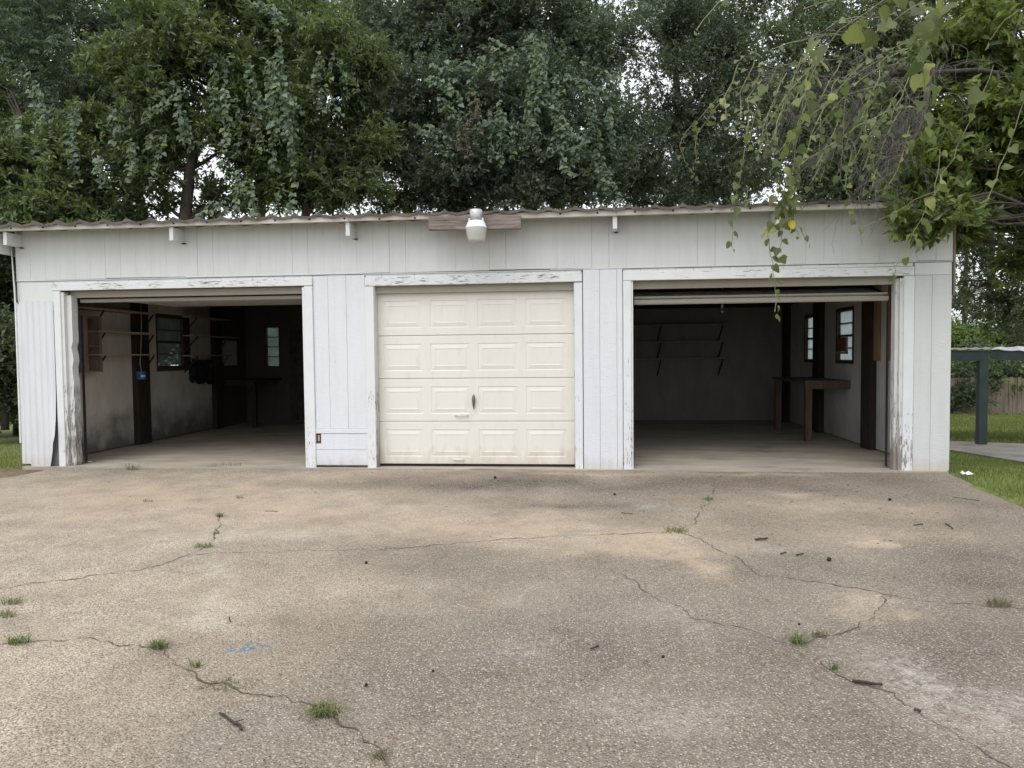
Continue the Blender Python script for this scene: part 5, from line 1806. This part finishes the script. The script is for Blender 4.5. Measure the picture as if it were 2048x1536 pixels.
def near_vine(label, strands, size, step, seed, yellow=None, tip=0.6):
    rv = random.Random(seed)
    root = strands[0][0]
    t = thing('hanging_vine', label, 'vine', root, 'vines hanging from the near tree')
    mb = MB()
    for st in strands:
        n = len(st)
        mb.tube([Vector(p) + Vector((rv.gauss(0, 0.006), rv.gauss(0, 0.006), 0)) for p in resample(st, 0.09)], 0.0032, 4)
    part(mb, 'stem', MAT['stem'], t)
    for si, st in enumerate(strands):
        P = resample(st, step)
        for i, q in enumerate(P[1:]):
            f = 1.0 - (1 - tip) * (i / max(1, len(P) - 2))
            sc = size * f * rv.uniform(0.5, 1.2)
            me = LM[rv.randrange(9)]
            o = link('leaf', me, None, q)
            side = rv.choice((-1, 1))
            # petiole outward, blade hanging, upper face towards the open sky side
            d = Vector((side * rv.uniform(0.1, 0.8), rv.uniform(-0.7, 0.3), rv.uniform(-1.0, -0.35))).normalized()
            nrm = Vector((rv.gauss(0, 0.8), -0.5 + rv.gauss(0, 0.5), 0.55 + rv.gauss(0, 0.4)))
            nrm = (nrm - d * nrm.dot(d)).normalized()
            xax = d.cross(nrm)
            o.rotation_euler = Matrix((xax, d, nrm)).transposed().to_euler()
            o.scale = (sc, sc, sc)
            o.location = q + Vector((side * 0.25 * sc, -0.1 * sc, -0.02))
            attach(o, t)
            leaf_count[0] += 1
    if yellow:
        o = link('leaf', LY, None, yellow)
        o['label'] = 'bright yellow leaf'
        o.rotation_euler = (rad(-80), 0.1, 0.2)
        o.rotation_euler = Matrix(((1, 0, 0), (0, 0, -1), (0, -1, 0))).to_euler()
        o.scale = (0.085, 0.085, 0.085)
        attach(o, t)
    return t


near_vine('longest vine, hanging past the roof edge down into the open bay',
          [[(4.413, -2.650, 3.910), (4.451, -2.158, 3.580), (4.453, -1.872, 3.195), (4.456, -1.683, 2.881), (4.399, -1.597, 2.670), (4.308, -1.512, 2.523), (4.344, -1.519, 2.260), (4.371, -1.524, 2.069), (4.389, -1.530, 1.878), (4.370, -1.537, 1.763)],
           [(4.419, -1.689, 2.835), (4.428, -1.594, 2.669), (4.427, -1.552, 2.489), (4.406, -1.511, 2.307)],
           [(4.370, -1.778, 3.224), (4.355, -1.689, 2.975), (4.363, -1.597, 2.764), (4.343, -1.606, 2.576)]], 0.105, 0.08, 5, tip=0.85)
near_vine('vine strand with one yellow leaf angled before the white boards',
          [[(4.528, -1.769, 3.086), (4.442, -1.689, 2.789), (4.540, -1.586, 2.621), (4.656, -1.583, 2.422)], [(4.372, -1.695, 2.789), (4.455, -1.692, 2.673), (4.576, -1.588, 2.480)]], 0.085, 0.10, 7, yellow=(4.487, -1.692, 2.598))
near_vine('thin straight vine hanging left of the longest one before the boards',
          [[(4.267, -2.061, 3.923), (4.145, -1.783, 3.637), (4.061, -1.706, 3.256), (4.003, -1.625, 2.909), (3.980, -1.536, 2.693), (3.969, -1.550, 2.383)], [(4.188, -1.711, 2.838), (4.072, -1.623, 2.805), (4.000, -1.532, 2.741)]], 0.095, 0.11, 9, tip=0.8)
near_vine('curling vine with small pale leaves farthest out from the near tree',
          [[(4.605, -0.808, 4.259), (4.390, -0.423, 4.336), (4.101, -0.252, 4.274), (3.876, -0.284, 4.024), (3.695, -0.310, 3.829), (3.638, -0.322, 3.661), (3.716, -0.322, 3.492), (3.816, -0.317, 3.378)],
           [(4.157, -0.247, 4.274), (3.988, -0.272, 4.051), (3.847, -0.294, 3.856), (3.806, -0.306, 3.659), (3.839, -0.308, 3.547)]], 0.075, 0.09, 11)
near_vine('vine with the largest broad leaves near the top of the picture',
          [[(4.563, -3.852, 3.671), (4.356, -3.777, 3.536), (4.203, -3.695, 3.457), (4.108, -3.608, 3.338), (4.039, -3.522, 3.145), (4.001, -3.435, 2.907), (3.995, -3.339, 2.834)],
           [(4.809, -3.830, 3.638), (4.545, -3.761, 3.503), (4.461, -3.670, 3.454), (4.410, -3.476, 3.411)]], 0.135, 0.11, 13, tip=0.8)
near_vine('shaded large leaved vine hanging beside the glossy laurel',
          [[(4.752, -3.632, 3.710), (4.780, -3.435, 3.542), (4.942, -3.229, 3.280), (5.001, -3.034, 2.992)], [(5.009, -3.607, 3.707), (4.949, -3.414, 3.641), (4.979, -3.215, 3.526), (5.112, -3.010, 3.319)]], 0.135, 0.095, 15, tip=0.8)
near_vine('vine slanting from the laurel down across the corner of the third bay',
          [[(5.316, -3.393, 3.301), (5.220, -3.217, 2.926), (5.129, -3.137, 2.637), (5.034, -3.055, 2.407), (4.977, -2.969, 2.205), (4.901, -2.885, 1.975)]], 0.105, 0.15, 17, tip=0.9)
near_vine('small leaved vine reaching level across the roof end boards',
          [[(5.547, -2.188, 2.732), (5.427, -2.101, 2.692), (5.300, -2.016, 2.606), (5.168, -1.931, 2.540), (5.014, -1.948, 2.475)], [(5.505, -2.194, 2.690), (5.549, -2.174, 3.069)]], 0.10, 0.12, 19, tip=0.6)
near_vine('vine dropping from the dead twigs to the roof edge mid way to the laurel',
          [[(4.978, -1.599, 3.710), (4.989, -1.513, 3.322), (5.000, -1.424, 3.017), (5.132, -1.318, 2.847), (5.189, -1.321, 2.652)], [(5.209, -1.573, 3.800), (5.201, -1.489, 3.414), (5.334, -1.390, 3.062)], [(4.780, -1.522, 3.607), (4.811, -1.437, 3.162), (4.715, -1.454, 2.972)]], 0.09, 0.095, 21)
near_vine('leafy vine threaded through the dead twigs above the longest strand',
          [[(5.197, -1.360, 4.113), (4.910, -1.401, 3.782), (4.623, -1.439, 3.546), (4.431, -1.467, 3.309)], [(4.817, -1.394, 4.165), (4.530, -1.434, 3.881), (4.338, -1.464, 3.597), (4.266, -1.381, 3.340)], [(5.480, -1.351, 3.681), (5.194, -1.384, 3.540), (4.907, -1.419, 3.352), (4.621, -1.455, 3.164)]], 0.09, 0.085, 23)
near_vine('fine vine with fresh little leaves in the middle of the dead twigs',
          [[(5.621, -1.227, 3.907), (5.426, -1.258, 3.619), (5.134, -1.304, 3.186), (5.085, -1.319, 2.944)], [(5.429, -1.244, 3.958), (5.090, -1.280, 3.864), (4.847, -1.315, 3.576), (4.701, -1.339, 3.335)], [(5.716, -1.232, 3.567), (5.617, -1.258, 3.181), (5.471, -1.282, 2.940)]], 0.085, 0.075, 31)
near_vine('thick green cluster of vine leaves bunched at the roof edge on the longest strand',
          [[(4.483, -1.771, 3.132), (4.451, -1.733, 2.916), (4.427, -1.693, 2.719), (4.440, -1.696, 2.603)], [(4.528, -1.769, 3.086), (4.505, -1.729, 2.869), (4.501, -1.687, 2.695)], [(4.414, -1.781, 3.041), (4.381, -1.743, 2.824), (4.372, -1.700, 2.674)]], 0.10, 0.065, 33, tip=0.9)
near_vine('short vine tip poking into the sky gap at the top edge',
          [[(3.618, -3.327, 3.996), (3.512, -3.343, 3.856), (3.424, -3.355, 3.770), (3.353, -3.367, 3.647)]], 0.10, 0.16, 25)
near_vine('vine with grey backed leaves hanging at the far edge of the laurel',
          [[(5.551, -3.372, 3.265), (5.544, -3.283, 2.995), (5.463, -3.204, 2.678), (5.374, -3.222, 2.433)], [(5.587, -3.349, 3.736), (5.445, -3.266, 3.650), (5.399, -3.173, 3.557)]], 0.115, 0.12, 27)


# vines draped over the trees behind: strands of heart leaves, one drape one thing
def drape(label, strands, seed, n_side=3, size=0.13, mat='leaf_vine', spreadx=0.22):
    rng = np.random.default_rng(seed)
    t = thing('draped_vine', label, 'vine', strands[0][0], 'vines draped over the trees behind')
    mb = MB()
    P, D = [], []
    for st in strands:
        for k in range(n_side):
            off = np.array([rng.normal() * spreadx, rng.normal() * 0.15, rng.normal() * 0.15]) if k else np.zeros(3)
            cut = rng.uniform(0.6, 1.0) if k else 1.0
            R = [np.array(q) + off for q in resample(st, 0.075)]
            R = R[:max(3, int(len(R) * cut))]
            R = [q + rng.normal(size=3) * 0.012 for q in R]
            mb.tube([tuple(q) for q in R[::2]], 0.006, 4, False)
            for q in R:
                for s in (-1, 1):
                    if rng.random() < (0.85 if mat != 'leaf_mass' else 0.5):
                        P.append(q + rng.normal(size=3) * 0.02)
                        D.append(np.array([s * 0.65 + rng.normal() * 0.25, -0.45 + rng.normal() * 0.25, -0.55 + rng.normal() * 0.3]))
    P, D = np.array(P), norm(np.array(D))
    n = len(P)
    L = size * (0.6 + 0.6 * rng.random((n, 1)))
    N = norm(rng.normal(size=(n, 3)) * 0.4 + np.array([0, -0.55, 0.85]))
    S = norm(np.cross(D, N))
    N = np.cross(S, D)
    o_ = [(0, 0, 0), (0.42, 0.06, 0.10), (0.40, 0.46, 0.08), (0, 1.0, -0.18), (-0.40, 0.46, 0.08), (-0.42, 0.06, 0.10)]
    V = np.stack([P + S * L * a + D * L * b + N * L * c for a, b, c in o_], 1).reshape(-1, 3)
    i = np.arange(n) * 6
    Fq = np.concatenate([np.stack([i, i + 1, i + 2, i + 3], 1), np.stack([i, i + 3, i + 4, i + 5], 1)])
    part(mb, 'stems', MAT['stem'], t)['kind'] = 'stuff'
    o = link('leaves', fast_mesh('leaves', V, Fq, MAT[mat]), t)
    o['kind'] = 'stuff'
    return t


drape('pale vine strand hanging from the top of the leaning laurel', [[(-4.236, 6.992, 9.191), (-4.077, 6.873, 8.369), (-3.972, 6.847, 7.486)], [(-4.512, 6.968, 9.250), (-3.906, 7.008, 8.800)]], 1, 2)
drape('long thick vine curtain on the side of the leaning laurel toward the oak', [[(-4.310, 6.832, 7.930), (-4.218, 6.698, 6.903), (-4.139, 6.651, 5.587)], [(-3.874, 6.851, 7.375), (-3.730, 6.722, 6.350), (-3.683, 6.677, 5.145)], [(-4.805, 6.780, 7.825), (-4.654, 6.661, 7.016), (-4.002, 6.701, 6.462)], [(-4.591, 6.764, 6.941), (-4.333, 6.646, 5.918)]], 2, 4, spreadx=0.26)
drape('vine sheet crossing the front of the leaning laurel above its trunk', [[(-5.464, 6.717, 7.832), (-5.440, 6.586, 7.024), (-5.420, 6.574, 6.696)], [(-6.016, 6.642, 7.286), (-6.400, 6.491, 6.979), (-6.948, 6.423, 6.601)], [(-6.184, 6.607, 6.847), (-6.022, 6.503, 6.373), (-5.948, 6.491, 5.934)], [(-5.358, 6.700, 7.169), (-5.253, 6.678, 6.397), (-5.367, 6.635, 5.626)]], 3, 3)
drape('vine strand hanging over the laurel bush by the first rafter', [[(-7.232, 6.475, 6.086), (-7.195, 6.354, 5.509), (-7.338, 6.331, 5.291)], [(-6.571, 6.547, 6.300), (-6.625, 6.422, 5.832)], [(-7.935, 6.292, 5.735), (-7.939, 6.269, 5.188)], [(-7.557, 6.471, 6.751), (-7.660, 6.337, 6.171)]], 4, 3)
drape('vine creeping over the low laurel bush at the roof end', [[(-9.761, 6.589, 7.435), (-9.356, 6.489, 6.501), (-9.581, 6.449, 6.057)], [(-8.756, 6.667, 6.976), (-8.802, 6.523, 6.049), (-8.584, 6.516, 5.377)], [(-10.134, 6.419, 6.621), (-10.169, 6.281, 5.812)]], 5, 3)
drape('broad bright vine curtain down the near side of the huge oak', [[(1.297, 8.926, 9.036), (1.508, 8.704, 8.050), (1.384, 8.658, 7.216), (1.297, 8.627, 6.680)], [(1.657, 8.956, 8.912), (1.661, 8.709, 7.810), (2.073, 8.719, 7.090), (2.426, 8.730, 6.549)], [(1.960, 8.748, 8.046), (1.953, 8.702, 6.971), (2.007, 8.673, 6.135)], [(2.197, 8.770, 8.043), (2.909, 8.824, 7.678), (3.206, 8.850, 7.615)]], 6, 4, 0.14, spreadx=0.3)
drape('lower tail of the bright vine curtain near the sky gap', [[(2.426, 8.730, 6.549), (2.783, 8.767, 6.605), (2.304, 8.696, 6.013)], [(2.068, 8.689, 6.373), (2.186, 8.574, 5.750), (2.480, 8.597, 5.628)], [(2.906, 8.804, 7.201), (3.020, 8.780, 6.364)], [(2.900, 8.763, 6.246), (3.136, 8.771, 5.885), (3.487, 8.770, 5.046)]], 7, 4, 0.135, spreadx=0.28)
drape('vine over the middle of the huge oak above the lamp', [[(0.648, 8.595, 7.402), (0.704, 8.578, 6.865), (0.639, 8.532, 5.910)], [(0.467, 8.560, 6.986), (0.821, 8.574, 6.505), (0.937, 8.570, 6.146)], [(0.153, 8.809, 8.867), (0.633, 8.845, 8.620), (0.881, 8.751, 8.216)], [(0.452, 8.828, 8.622), (0.520, 8.707, 7.979)]], 8, 3, 0.135)
drape('vine across the huge oak where brown dead leaves hang', [[(-1.055, 8.663, 8.154), (-0.438, 8.605, 7.749), (-0.244, 8.509, 7.411)], [(-0.693, 8.703, 8.272), (0.043, 8.666, 8.104), (-0.065, 8.534, 7.589)], [(-0.798, 8.566, 7.632), (-0.484, 8.471, 7.056)], [(-1.400, 8.478, 6.918), (-0.903, 8.411, 6.583), (-0.727, 8.411, 6.163)], [(-1.878, 8.437, 7.043), (-1.913, 8.320, 6.712)]], 9, 3, 0.135)
drape('vine patch on the bright laurel next to the oak', [[(-2.894, 7.182, 8.222), (-2.975, 7.044, 7.515)], [(-2.563, 7.200, 7.884), (-2.368, 7.093, 7.287)], [(-3.122, 7.128, 7.443), (-2.759, 7.033, 6.736)]], 10, 4, 0.12)
drape('vine trailing along the top of the roof below the leaning laurel', [[(-4.993, 6.551, 5.158), (-4.893, 6.437, 4.589)], [(-4.665, 6.587, 5.264), (-4.515, 6.468, 4.476)], [(-4.011, 6.641, 5.038), (-4.135, 6.505, 4.472)], [(-5.431, 6.496, 4.834), (-5.707, 6.354, 4.488)]], 11, 3, 0.12)
drape('mass of small pale vine leaves grown through the dead twigs', [[(4.450, -0.816, 4.416), (4.293, -0.848, 4.002), (4.215, -0.977, 3.506)], [(4.782, -0.886, 4.372), (4.574, -0.928, 3.861), (4.470, -0.957, 3.401)], [(5.189, -0.854, 4.214), (4.949, -0.996, 3.773), (4.744, -1.036, 3.269)],
                                                                      [(5.597, -0.819, 4.107), (5.351, -0.964, 3.617), (5.197, -0.997, 3.163)], [(5.755, -0.916, 3.815), (5.551, -0.953, 3.413), (5.407, -1.087, 2.937)], [(5.952, -0.668, 4.505), (5.496, -0.820, 4.313), (5.086, -0.872, 4.010)], [(5.436, -0.709, 4.718), (4.918, -0.760, 4.671), (4.503, -0.807, 4.520)]], 14, 5, 0.072, 'leaf_mass', 0.2)
drape('brown withered leaves hanging in the front of the huge oak', [[(0.127, 8.445, 7.432), (0.182, 8.421, 6.719)], [(-0.172, 8.392, 6.841), (-0.117, 8.368, 6.129)], [(-0.292, 8.371, 6.605), (-0.353, 8.350, 6.250)]], 12, 3, 0.10, 'leaf_dead', 0.2)

# ------------------------------------------------------------------ grass, weeds, litter
def blades(P, h, w, rng, lean=0.45):
    n = len(P)
    a = rng.random(n) * 2 * math.pi
    d = np.stack([np.cos(a), np.sin(a), np.zeros(n)], 1)
    s = np.stack([-np.sin(a), np.cos(a), np.zeros(n)], 1)
    hh = h * (0.5 + 0.8 * rng.random((n, 1)))
    ln = lean * rng.random((n, 1))
    base1, base2 = P + s * w * 0.5, P - s * w * 0.5
    midp = P + d * hh * ln * 0.35 + np.array([0, 0, 1]) * hh * 0.6
    tip = P + d * hh * ln * 1.3 + np.array([0, 0, 1]) * hh * (1 - ln * 0.4)
    V = np.stack([base1, base2, midp - s * w * 0.4, midp + s * w * 0.4, tip], 1).reshape(-1, 3)
    i = np.arange(n) * 5
    Ft = np.concatenate([np.stack([i, i + 1, i + 2], 1), np.stack([i, i + 2, i + 3], 1), np.stack([i + 3, i + 2, i + 4], 1)])
    return V, Ft


def lawn(name, n, x0, x1, y0, y1, h, w, seed, keep, mat='grass'):
    rng = np.random.default_rng(seed)
    X = rng.uniform(x0, x1, n)
    Y = rng.uniform(y0, y1, n)
    k = keep(X, Y, rng)
    X, Y = X[k], Y[k]
    P = np.stack([X, Y, fall(X, Y) + 0.0 * X], 1)
    V, Ft = blades(P, h, w, rng)
    tag(link(name, fast_mesh(name, V, Ft, MAT[mat])), 'short mown lawn grass beside the garage', None, None, 'stuff')


def in_patio(X, Y):
    e1 = (X - 8.46) * (1.6 - 6.1) - (Y - 6.1) * (9.66 - 8.46)
    e2 = (X - 8.46) * (3.4 - 6.1) - (Y - 6.1) * (15.5 - 8.46)
    return (e1 < 0) & (e2 > 0)


lawn('grass', 90000, 6.2, 11.0, -3.2, 6.5, 0.055, 0.007, 101,
     lambda X, Y, r: (X > np.maximum(6.72 + 0.150 * Y, np.where(Y > -0.05, XR + 0.03, -9))) & ~in_patio(X, Y) & (X < 8.3 + 0.35 * (Y + 3.5)))
lawn('grass', 80000, 8.5, 21.0, 4.5, 17.7, 0.10, 0.018, 103, lambda X, Y, r: ~in_patio(X, Y) & (Y > 5.0) & (X > 7.0 + 0.42 * Y))
lawn('grass', 26000, -9.5, -4.72, -0.3, 10.0, 0.07, 0.009, 105,
     lambda X, Y, r: (r.random(len(X)) > np.exp(-(((X + 4.9) / 0.9) ** 2 + ((Y + 0.35) / 0.6) ** 2)) * 1.2) & (r.random(len(X)) < np.where(Y > 3.5, 0.35, 1.0)))


def tuft(label, q, r, n, h, mat='weed', seed=0):
    rng = np.random.default_rng(seed)
    rr = r * np.sqrt(rng.random(n))
    a = rng.random(n) * 2 * math.pi
    q = np.array(q)
    zz = dz_at(q[0], q[1]) if q[1] < -0.08 else 0.0
    P = np.stack([q[0] + rr * np.cos(a), q[1] + rr * np.sin(a) * 0.7, np.full(n, zz - 0.001)], 1)
    V, Ft = blades(P, h * 0.9, 0.0045, rng, 2.0)
    o = link('weed_tuft', fast_mesh('weed_tuft', V - np.array([q[0], q[1], zz]), Ft, MAT[mat]), None, (q[0], q[1], zz))
    tag(o, label, 'weed', 'weeds in the driveway cracks')


for i, (lb, q, r, n, h, m) in enumerate((
        ('scraggly grey weed at the threshold of the first bay', (-3.063, -0.216, 0.000), 0.08, 40, 0.13, 'dryweed'),
        ('thin dry sprigs along the threshold of the first bay', (-1.963, 0.058, 0.000), 0.22, 40, 0.06, 'dryweed'),
        ('small green weed topping the short side crack', (-0.639, -2.646, 0.000), 0.03, 34, 0.06, 'weed'),
        ('tiny weed midway down the short side crack', (-0.364, -3.231, 0.000), 0.03, 22, 0.035, 'weed'),
        ('flat green weed where the short side crack meets the long one', (-0.266, -3.611, 0.000), 0.08, 70, 0.035, 'weed'),
        ('faint sprig in the tan stain before the first bay', (-1.687, -2.050, 0.000), 0.05, 20, 0.04, 'dryweed'),
        ('faint sprig before the second pier', (-0.833, -1.865, 0.000), 0.04, 18, 0.04, 'dryweed'),
        ('spreading green weed at the picture edge, upper of two', (-0.720, -4.847, 0.000), 0.06, 50, 0.045, 'weed'),
        ('spreading green weed at the picture edge, lower of two', (-0.603, -5.036, 0.000), 0.06, 46, 0.045, 'weed'),
        ('green weed on the front crack near the picture edge', (-0.244, -5.370, 0.000), 0.05, 60, 0.055, 'weed'),
        ('green weed on the front crack below the blue stain level', (0.489, -5.372, 0.000), 0.045, 70, 0.055, 'weed'),
        ('little sprout on the front crack between two bigger weeds', (0.783, -5.562, 0.000), 0.02, 22, 0.045, 'weed'),
        ('flat brownish moss and grass strip along the front crack', (0.987, -5.733, 0.000), 0.09, 60, 0.02, 'dryweed'),
        ('largest green weed, on the front crack above the big stick', (1.517, -5.924, 0.000), 0.06, 130, 0.06, 'weed'),
        ('small weed at the very end of the front crack', (1.818, -6.208, 0.000), 0.02, 30, 0.035, 'dryweed'),
        ('small green weed before the third bay', (3.721, -1.728, 0.000), 0.05, 40, 0.05, 'weed'),
        ('bushy weed where three cracks meet', (3.248, -2.967, 0.000), 0.10, 90, 0.055, 'weed'),
        ('upright weed where two right hand cracks join', (3.551, -5.100, 0.000), 0.035, 60, 0.065, 'weed'),
        ('small weed just beside the upright one', (3.679, -5.012, 0.000), 0.04, 34, 0.04, 'dryweed'),
        ('tiny weed along the crack before the dark stick', (3.614, -5.376, 0.000), 0.02, 24, 0.04, 'weed'),
        ('yellowish weed at the far right of the drive', (4.779, -4.510, 0.000), 0.06, 60, 0.07, 'dryweed'))):
    tuft(lb, q, r, n, h, m, 200 + i)


# fine leaf litter and crumbs lying on the concrete
rng_l = np.random.default_rng(77)
nl = 900
lxx = np.where(rng_l.random(nl) < 0.6, rng_l.normal(4.3, 1.5, nl), rng_l.uniform(-4, 6.3, nl))
lyy = -0.15 - np.abs(rng_l.normal(0, 1.0, nl)) * 2.0
lxx, lyy = lxx[(lxx < 6.2) & (lyy > -6.2)], lyy[(lxx < 6.2) & (lyy > -6.2)]
a_ = rng_l.random(len(lxx)) * 6.28
sz_ = 0.006 + 0.014 * rng_l.random(len(lxx)) ** 3
zl = -0.006 + 0.006 * np.sin(lxx * 1.3 + lyy * 0.8) * np.sin(lyy * 1.1)
cs, sn = np.cos(a_) * sz_, np.sin(a_) * sz_
Vl = np.stack([np.stack([lxx - cs, lyy - sn, zl], 1), np.stack([lxx + sn * .4, lyy - cs * .4, zl + sz_ * .4], 1), np.stack([lxx + cs, lyy + sn, zl + sz_ * .2], 1), np.stack([lxx - sn * .4, lyy + cs * .4, zl + sz_ * .3], 1)], 1).reshape(-1, 3)
MAT['litter'] = leafmat('dry_litter', (0.05, 0.04, 0.03), (0.20, 0.15, 0.09), 0.1, 0.9)
tag(link('leaf_litter', fast_mesh('leaf_litter', Vl, np.arange(len(lxx) * 4).reshape(-1, 4), MAT['litter'])), 'scattered specks of dry leaf litter on the driveway', None, None, 'stuff')


def stick(label, a, b, r, seed):
    rv = random.Random(seed)
    a, b = Vector(a), Vector(b)
    c = (a + b) / 2
    zz = dz_at(c.x, c.y) + r
    L = (b - a).length
    pts = []
    for i in range(6):
        p = a.lerp(b, i / 5) - c
        pts.append((p.x + rv.gauss(0, L * 0.018), p.y + rv.gauss(0, L * 0.018), rv.random() * r * 0.4))
    mb = MB()
    r *= 0.62
    mb.tube(pts, [r * rv.uniform(0.75, 1.1) for _ in range(6)], 6)
    k = Vector(pts[2])
    if L > 0.1:
        mb.tube([pts[3], Vector(pts[3]) + Vector((rv.gauss(0, .02), rv.gauss(0, .02), r * 1.2))], [r * 0.6, r * 0.3], 5)
    o = link('stick', mb.mesh('stick', MAT['stick'], True), None, (c.x, c.y, zz))
    tag(o, label, 'stick', 'sticks fallen on the driveway')


for i, (lb, a, b, r) in enumerate((
        ('thick dark stick in front, below the front crack', (1.112, -5.966, 0.000), (1.260, -6.081, 0.000), 0.009),
        ('dark stick lying in the crack at the front right', (3.651, -5.513, 0.000), (3.758, -5.541, 0.000), 0.010),
        ('knobbly stick below the three crack weed', (3.795, -3.222, 0.000), (3.890, -3.188, 0.000), 0.012),
        ('short dark stick below the knobbly one', (3.875, -3.588, 0.000), (3.926, -3.548, -0.000), 0.008),
        ('short brown stick between pale stain and tan square', (3.975, -3.618, 0.000), (4.037, -3.566, 0.000), 0.008),
        ('short dark stick alone on the middle foreground', (2.559, -5.253, 0.000), (2.597, -5.216, 0.000), 0.008),
        ('curved thin twig above the tan square', (5.425, -2.620, 0.000), (5.396, -2.786, 0.000), 0.007),
        ('small twig beside the curved one', (5.156, -2.684, 0.000), (5.234, -2.647, 0.000), 0.008),
        ('thin long twig near the grass edge by the corner', (6.038, -1.504, 0.000), (6.189, -1.660, 0.000), 0.004),
        ('small upright dark chip in the middle of the drive', (0.641, -4.980, 0.000), (0.677, -5.035, 0.000), 0.006),
        ('pale thin twig left of the three crack weed', (2.870, -2.330, 0.000), (2.963, -2.365, 0.000), 0.005),
        ('thin twig below the first pier stains', (-0.327, -2.430, 0.000), (-0.203, -2.444, 0.000), 0.004),
        ('thin twig inside the third bay threshold', (6.426, 0.983, 0.000), (6.350, 0.399, -0.000), 0.006),
        ('dark knot lying at the end of the front right crack', (3.796, -5.735, 0.000), (3.815, -5.749, 0.000), 0.009))):
    stick(lb, a, b, r, 300 + i)

pod = MB()
pod.lathe([(0.0, -0.014), (0.009, -0.011), (0.0145, -0.002), (0.0135, 0.006), (0.007, 0.013), (0.0, 0.015)], (0, 0, 0), 9)
pod.tube([(0, 0, 0.014), (0.003, 0.002, 0.022)], 0.002, 5)
podm = pod.mesh('seed_pod', MAT['pod'], True)
for lb, q, s in (('dark seed pod on the pale patch before the cream door', (1.551, -0.625, 0.000), 1.5), ('dark seed pod below the long crack in mid drive', (1.072, -3.937, 0.000), 1.0), ('seed pod left of the lone short stick in front', (2.889, -5.308, 0.000), 0.7),
                 ('seed pod in the foreground right of the largest weed', (1.609, -5.687, 0.000), 0.7), ('seed pod on dark concrete in the front middle', (1.863, -5.529, 0.000), 0.6), ('seed pod between the two lower right cracks', (3.621, -4.873, 0.000), 0.6),
                 ('dark seed pod below the tan square', (4.156, -3.714, 0.000), 1.4), ('seed pod beside the weed before the third bay', (2.848, -1.524, 0.000), 1.2), ('seed pod on the drive before the corner pier', (5.378, -1.697, 0.000), 1.3)):
    o = link('seed_pod', podm, None, (q[0], q[1], dz_at(q[0], q[1]) + 0.009 * s))
    o.scale = (s * 0.72,) * 3
    o.rotation_euler = (rnd.uniform(0.8, 1.8), 0, rnd.uniform(0, 6))
    tag(o, lb, 'seed pod', 'seed pods on the driveway')

for lb, q, w in (('larger scrap of white paper on the lawn by the drive', (6.736, -0.410, -0.020), 0.032), ('smaller scrap of white paper on the lawn', (6.689, -0.380, -0.020), 0.014)):
    mb = MB()
    mb.add([(-w, -0.02, 0), (w, -0.03, 0.01), (w * 0.9, 0.03, 0.02), (0, 0.02, 0.035), (-w * 0.9, 0.03, 0.01), (-w, -0.02, -0.002), (w, -0.03, 0.008), (w * 0.9, 0.03, 0.018), (0, 0.02, 0.033), (-w * 0.9, 0.03, 0.008)],
           [(0, 1, 2, 3, 4), (9, 8, 7, 6, 5), (0, 5, 6, 1), (1, 6, 7, 2), (2, 7, 8, 3), (3, 8, 9, 4), (4, 9, 5, 0)])
    o = link('paper_scrap', mb.mesh('paper_scrap', MAT['paper']), None, (q[0], q[1], float(fall(np.array(q[0]), np.array(q[1]))) + 0.045))
    tag(o, lb, 'paper', 'paper scraps on the lawn')
print('crown triangles', TRIS[0])
print('leaves on near vines', leaf_count[0])
